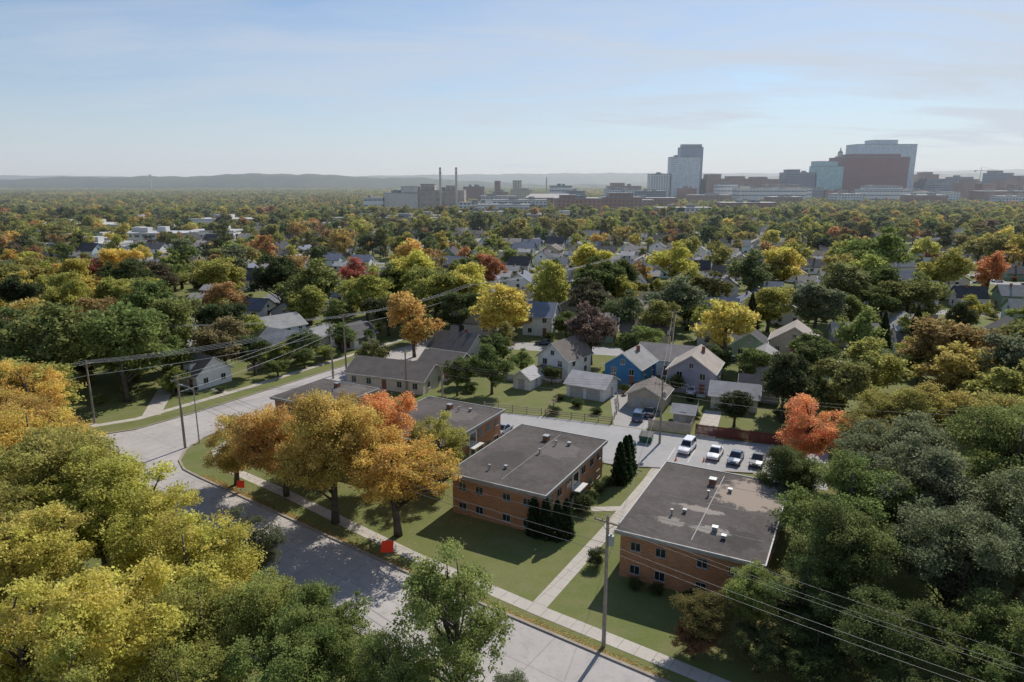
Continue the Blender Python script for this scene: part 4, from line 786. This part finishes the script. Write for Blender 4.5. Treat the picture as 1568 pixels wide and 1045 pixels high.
# ------------------------------------------------------------------ vehicles etc.
TYRE=mplain('tyre_rubber',(.02,.02,.02),.9)
def car(name,x,y,rot,col,suv=False,L=4.6,W=1.85,H=None):
    H=H or (1.75 if suv else 1.45); e=empty(name,(x,y,.012),R_(rot)); hl=L/2; hw=W/2; belt=.98 if suv else .88
    pm=bpy.data.materials.get('car_paint_%.2f_%.2f_%.2f'%col)
    if not pm:
        pm,nt,out=nm('car_paint_%.2f_%.2f_%.2f'%col); p=principled(nt,out,.28,.5); p.inputs['Base Color'].default_value=c4(col); p.inputs['Coat Weight'].default_value=.6
    mb=MB(); st=[(-hl,.42,.72,.84),(-hl+.1,.32,belt-.03,.93),(-hl*.5,.26,belt+.02,1),(0,.24,belt,1),(hl*.48,.26,belt-.03,1),(hl*.85,.3,belt-.12,.95),(hl-.08,.34,belt-.2,.88),(hl,.42,.6,.8)]
    R=[]
    for yy,z0,z1,k in st:
        n=len(mb.v); w=hw*k
        for px,pz in ((-w*.93,z0),(-w,z0+.2),(-w,(z0+z1)/2+.05),(-w*.92,z1),(0,z1+.03),(w*.92,z1),(w,(z0+z1)/2+.05),(w,z0+.2),(w*.93,z0)): mb.v.append((px,yy,pz))
        R.append(n)
    for i in range(len(R)-1):
        for k in range(9):
            k2=(k+1)%9; mb.f.append([R[i]+k,R[i+1]+k,R[i+1]+k2,R[i]+k2]); mb.m.append(0)
    mb.f.append([R[0]+k for k in range(9)]);mb.m.append(0); mb.f.append([R[-1]+k for k in reversed(range(9))]);mb.m.append(0)
    yb0,yb1=(-hl+.12,hl*.42) if suv else (-hl+.75,hl*.45); yt0,yt1=(yb0+.3,hl*.1) if suv else (yb0+.75,hl*.02)
    wb,wt_=hw*.9,hw*.72
    b=[(-wb,yb0,belt-.02),(wb,yb0,belt-.02),(wb,yb1,belt-.06),(-wb,yb1,belt-.06)]; t=[(-wt_,yt0,H),(wt_,yt0,H),(wt_,yt1,H),(-wt_,yt1,H)]
    n=len(mb.v); mb.v+=b+t
    for f in ((0,1,5,4),(1,2,6,5),(2,3,7,6),(3,0,4,7)): mb.f.append([n+i for i in f]); mb.m.append(0)
    mb.poly([(p[0]*.97,p[1],p[2]+.03) for p in t],0)
    for i in range(4): mb.poly([t[i],t[(i+1)%4],tuple((t[(i+1)%4][0]*.97,t[(i+1)%4][1],H+.03)),(t[i][0]*.97,t[i][1],H+.03)],0)
    mb.obj('body',[pm],e)
    mb=MB()
    for f in ((0,1,5,4),(1,2,6,5),(2,3,7,6),(3,0,4,7)):
        q=[Vector((b+t)[i]) for i in f]; nn=(q[1]-q[0]).cross(q[3]-q[0]).normalized()*.012
        def bl_(u,v): return (q[0].lerp(q[1],u)).lerp(q[3].lerp(q[2],u),v)+nn
        sp=[(.06,.94)] if f in ((0,1,5,4),(2,3,7,6)) else [(.07,.48),(.53,.93)]
        for u0,u1 in sp: mb.poly([bl_(u0,.14),bl_(u1,.14),bl_(u1,.88),bl_(u0,.88)],0)
    mb.obj('windows',[mglass()],e)
    mb=MB()
    for sx in (-1,1):
        for yy in (-hl*.62,hl*.62):
            mb.tube([(sx*(hw-.2),yy,.33),(sx*(hw+.015),yy,.33)],.34,14,0); mb.tube([(sx*(hw+.015),yy,.33),(sx*(hw+.03),yy,.33)],.2,10,1)
    mb.obj('wheels',[TYRE,METAL],e)
    mb=MB()
    for sx in (-1,1): mb.box((sx*hw*.68,-hl-.0,.74),(.34,.08,.16),0); mb.box((sx*hw*.66,hl-.04,.64),(.36,.1,.14),1); mb.box((sx*(hw+.08),hl*.3,belt+.03),(.16,.1,.12),2)
    mb.box((0,-hl-.02,.5),(.5,.04,.12),1)
    mb.obj('lights_and_mirrors',[mplain('tail_lamp',(.4,.02,.02),.3),mplain('head_lamp',(.7,.7,.7),.2),pm],e)
CW=(.75,.75,.76);CD=(.02,.03,.05);CB=(.03,.08,.16);CS=(.35,.37,.4)
car('parked_van',26.8,98,150,CW,True,4.9); car('parked_car',30.4,95.7,152,CW); car('parked_car',32.9,93.9,152,CB,False); car('parked_car',35.8,93,152,(.05,.05,.06)); car('parked_car',38.7,91.9,152,(.2,.02,.02))
car('parked_suv',17.6,96,165,CD,True); car('parked_pickup',22.0,112.3,-20,CB,True,5.0); car('parked_car',24.3,114.5,-20,CD); car('parked_car',-1.6,105.4,150,CS); car('parked_car',1.4,104.2,150,CD); car('parked_car',34.9,127.2,-20,CW)
for a,o,c in ((20,2.8,CW),(33,-2.8,CD),(47,2.8,CS),(75,-2.8,CW),(92,2.8,(.3,.03,.03)),(-12,2.7,CD)):
    x,y=g2(a,o); car('parked_car',x,y,75,c)
for b in (78,156,234):
    for k in range(14):
        x,y=g2(random.uniform(-120,200),b+random.choice((-2.8,2.8))); car('parked_car',x,y,75,random.choice((CW,CD,CS,CB,CW)),random.random()<.4)
e=empty('dumpster',(21.2,101.6,.012),R_(-24)); mb=MB(); gm=mplain('dumpster_paint',(.04,.12,.08),.6)
mb.v+=[(-.9,-.6,.1),(.9,-.6,.1),(.9,.6,.1),(-.9,.6,.1),(-1,-.8,1.1),(1,-.8,1.1),(1,.8,1.45),(-1,.8,1.45)]
for f in ((3,2,1,0),(4,5,6,7),(0,1,5,4),(1,2,6,5),(2,3,7,6),(3,0,4,7)): mb.f.append(list(f));mb.m.append(0)
for s in (-1,1): mb.box((s*1.04,0,.75),(.1,.9,.14)); 
mb.obj('bin',[gm],e); mb=MB()
for s in (-.5,.5): mb.poly([(s-.47,-.84,1.14),(s+.47,-.84,1.14),(s+.47,.82,1.5),(s-.47,.82,1.5)])
mb.obj('lids',[mplain('lid_plastic',(.03,.03,.03),.6)],e)
SG,nt,out=nm('fluorescent_sign'); p=principled(nt,out,.5,.3); p.inputs['Base Color'].default_value=(.95,.06,.02,1)
def sign(x,y,s,rot,zc):
    e=empty('road_work_sign',(x,y,0),R_(rot)); mb=MB(); h=s/2
    mb.poly([(-h,0,zc-h*.8),(h*.8,0,zc-h),(h,0,zc+h*.85),(-h*.7,0,zc+h)]); mb.poly([(-h*.7,.02,zc+h),(h,.02,zc+h*.85),(h*.8,.02,zc-h),(-h,.02,zc-h*.8)]); mb.obj('panel',[SG],e); mb=MB()
    mb.tube([(0,.05,.1),(0,.05,zc+h)],.03,5)
    for a,b in ((-.7,-.5),(.7,-.5),(-.7,.5),(.7,.5)): mb.tube([(0,.05,.35),(a,b,.02)],.025,5)
    mb.obj('stand',[METAL],e)
sign(-13.6,67.3,1.5,12,1.35); sign(-35.9,83.6,1.1,10,1.1); sign(-30,151,1.0,10,1.2)
CN=mplain('cone_plastic',(.8,.15,.03),.5)
for x,y in ((24.2,94.2),(28.2,93.8)):
    e=empty('traffic_cone',(x,y,.012)); mb=MB(); mb.box((0,0,.03),(.36,.36,.05)); mb.tube([(0,0,.05),(0,0,.7)],[.14,.03],10); mb.obj('body',[CN],e)
def fence(name,pts,h,col,rail=False):
    e=empty(name,(pts[0][0],pts[0][1],0)); mb=MB(); o=Vector(pts[0])
    for a,b in zip(pts[:-1],pts[1:]):
        A=Vector(a)-o;B=Vector(b)-o; L=(B-A).length; d=(B-A)/L; ang=math.atan2(d.y,d.x); n=max(1,int(L/2.2))
        for i in range(n+1): p=A.lerp(B,i/n); mb.box((p.x,p.y,h/2+.05),(.12,.12,h+.1),rz=ang)
        for z in ((.35,.75,1.1) if rail else (.3,h-.25)): m_=(A+B)/2; mb.box((m_.x,m_.y,z),(L,.05,.1),rz=ang)
        if not rail:
            k=int(L/.19)
            for i in range(k): p=A.lerp(B,(i+.5)/k)+Vector((d.y,-d.x))*.05; mb.box((p.x,p.y,h/2),(.165,.03,h-random.uniform(.02,.07)),rz=ang)
    mb.obj('boards',[mplain('fence_%.2f'%col[0],col,.85)],e)
fence('wooden_fence',[(22.7,107.3),(29,104.9)],1.8,(.50,.42,.36)); fence('red_wooden_fence',[(29.9,104.9),(35,102.8),(43,99.6)],1.8,(.17,.045,.04)); fence('wooden_fence',[(43,99.6),(47,109)],1.8,(.2,.14,.1))
fence('split_rail_fence',[(5.8,113.8),(12.5,111.4),(17,109.9),(19.2,117),(20,124)],1.2,(.28,.22,.17),True); fence('split_rail_fence',[(5.8,113.8),(8.5,122)],1.2,(.28,.22,.17),True)
fence('white_fence',[(-5,117.6),(5.2,114.2)],1.3,(.35,.3,.25),True); fence('wooden_fence',[(29,105),(33.5,117)],1.6,(.30,.25,.2))
fence('white_rail_fence',[(18.5,45.8),(24,43.5),(31,42)],1.1,(.6,.6,.58),True)
fence('wooden_fence',[(-57,142),(-51,153)],1.6,(.42,.36,.3)); fence('white_fence',[(-1,136),(6,133)],1.4,(.6,.6,.58))

# ------------------------------------------------------------------ light, sky, haze
SUN_EL=R_(40); az=Vector((.50,.866))
sd=bpy.data.lights.new('sun','SUN'); sd.energy=4.8; sd.angle=R_(.5); sd.color=(1,.95,.87)
so=bpy.data.objects.new('sun',sd); COL.objects.link(so)
tosun=Vector((az.x*math.cos(SUN_EL),az.y*math.cos(SUN_EL),math.sin(SUN_EL))); so.rotation_euler=tosun.to_track_quat('Z','Y').to_euler()
w=bpy.data.worlds.new('World'); scene.world=w; w.use_nodes=True; nt=w.node_tree
for n in list(nt.nodes): nt.nodes.remove(n)
out=nt.nodes.new('ShaderNodeOutputWorld'); sky=nt.nodes.new('ShaderNodeTexSky'); sky.sky_type='NISHITA'; sky.sun_disc=False; sky.sun_elevation=SUN_EL; sky.sun_rotation=math.atan2(az.x,az.y)
sky.air_density=1.0; sky.dust_density=.3; sky.ozone_density=3.0
b1=nt.nodes.new('ShaderNodeBackground'); b1.inputs[1].default_value=.10; nt.links.new(mixc(nt,1.0,sky.outputs[0],(.90,.98,1.06),'MULTIPLY'),b1.inputs[0])
tc=nt.nodes.new('ShaderNodeTexCoord'); s=nt.nodes.new('ShaderNodeSeparateXYZ'); nt.links.new(tc.outputs['Generated'],s.inputs[0])
zc=math_(nt,'MAXIMUM',math_(nt,'ADD',s.outputs[2],.10),.05)
cb=nt.nodes.new('ShaderNodeCombineXYZ'); nt.links.new(math_(nt,'DIVIDE',s.outputs[0],zc),cb.inputs[0]); nt.links.new(math_(nt,'DIVIDE',s.outputs[1],zc),cb.inputs[1])
mp=nt.nodes.new('ShaderNodeMapping'); mp.inputs['Rotation'].default_value=(0,0,R_(-28)); mp.inputs['Scale'].default_value=(.42,1.0,1); mp.inputs['Location'].default_value=(.7,.3,0); nt.links.new(cb.outputs[0],mp.inputs[0])
c1_=noise(nt,mp.outputs[0],1.7,9,.62,.40,.64,.6); c2_=noise(nt,mp.outputs[0],.6,4,.5,.36,.58,.4)
side=math_(nt,'MULTIPLY_ADD',s.outputs[0],.5,.85)
cl=math_(nt,'MULTIPLY',math_(nt,'ADD',math_(nt,'MULTIPLY',c1_,.45),math_(nt,'MULTIPLY',c2_,.5)),side)
cl=math_(nt,'MINIMUM',math_(nt,'MAXIMUM',math_(nt,'ADD',cl,.10),0),.92)
cl=math_(nt,'MAXIMUM',cl,mrange(nt,s.outputs[2],-.02,.17,.92,.1))
cl=math_(nt,'MULTIPLY',cl,mrange(nt,s.outputs[2],.3,.75,1,.15))
b2=nt.nodes.new('ShaderNodeBackground'); b2.inputs[0].default_value=(.60,.66,.75,1); b2.inputs[1].default_value=1.0
mx=nt.nodes.new('ShaderNodeMixShader'); nt.links.new(cl,mx.inputs[0]); nt.links.new(b1.outputs[0],mx.inputs[1]); nt.links.new(b2.outputs[0],mx.inputs[2]); nt.links.new(mx.outputs[0],out.inputs[0])
hm=bpy.data.materials.new('haze'); hm.use_nodes=True; nt=hm.node_tree
for n in list(nt.nodes): nt.nodes.remove(n)
out=nt.nodes.new('ShaderNodeOutputMaterial'); vs=nt.nodes.new('ShaderNodeVolumeScatter'); vs.inputs['Color'].default_value=(.78,.90,1,1); vs.inputs['Density'].default_value=.00014; vs.inputs['Anisotropy'].default_value=.2
nt.links.new(vs.outputs[0],out.inputs['Volume'])
mb=MB(); mb.box((0,5200,75),(20000,9900,156)); mb.obj('haze',[hm])

cd=bpy.data.cameras.new('camera'); cd.lens=24; cd.sensor_width=36; cd.clip_end=30000; cd.clip_start=.5
co=bpy.data.objects.new('camera',cd); COL.objects.link(co); co.location=(0,0,40); co.rotation_euler=(R_(90-13.1),0,0); scene.camera=co
scene.view_settings.view_transform='Standard'; scene.view_settings.look='None'; scene.view_settings.exposure=0
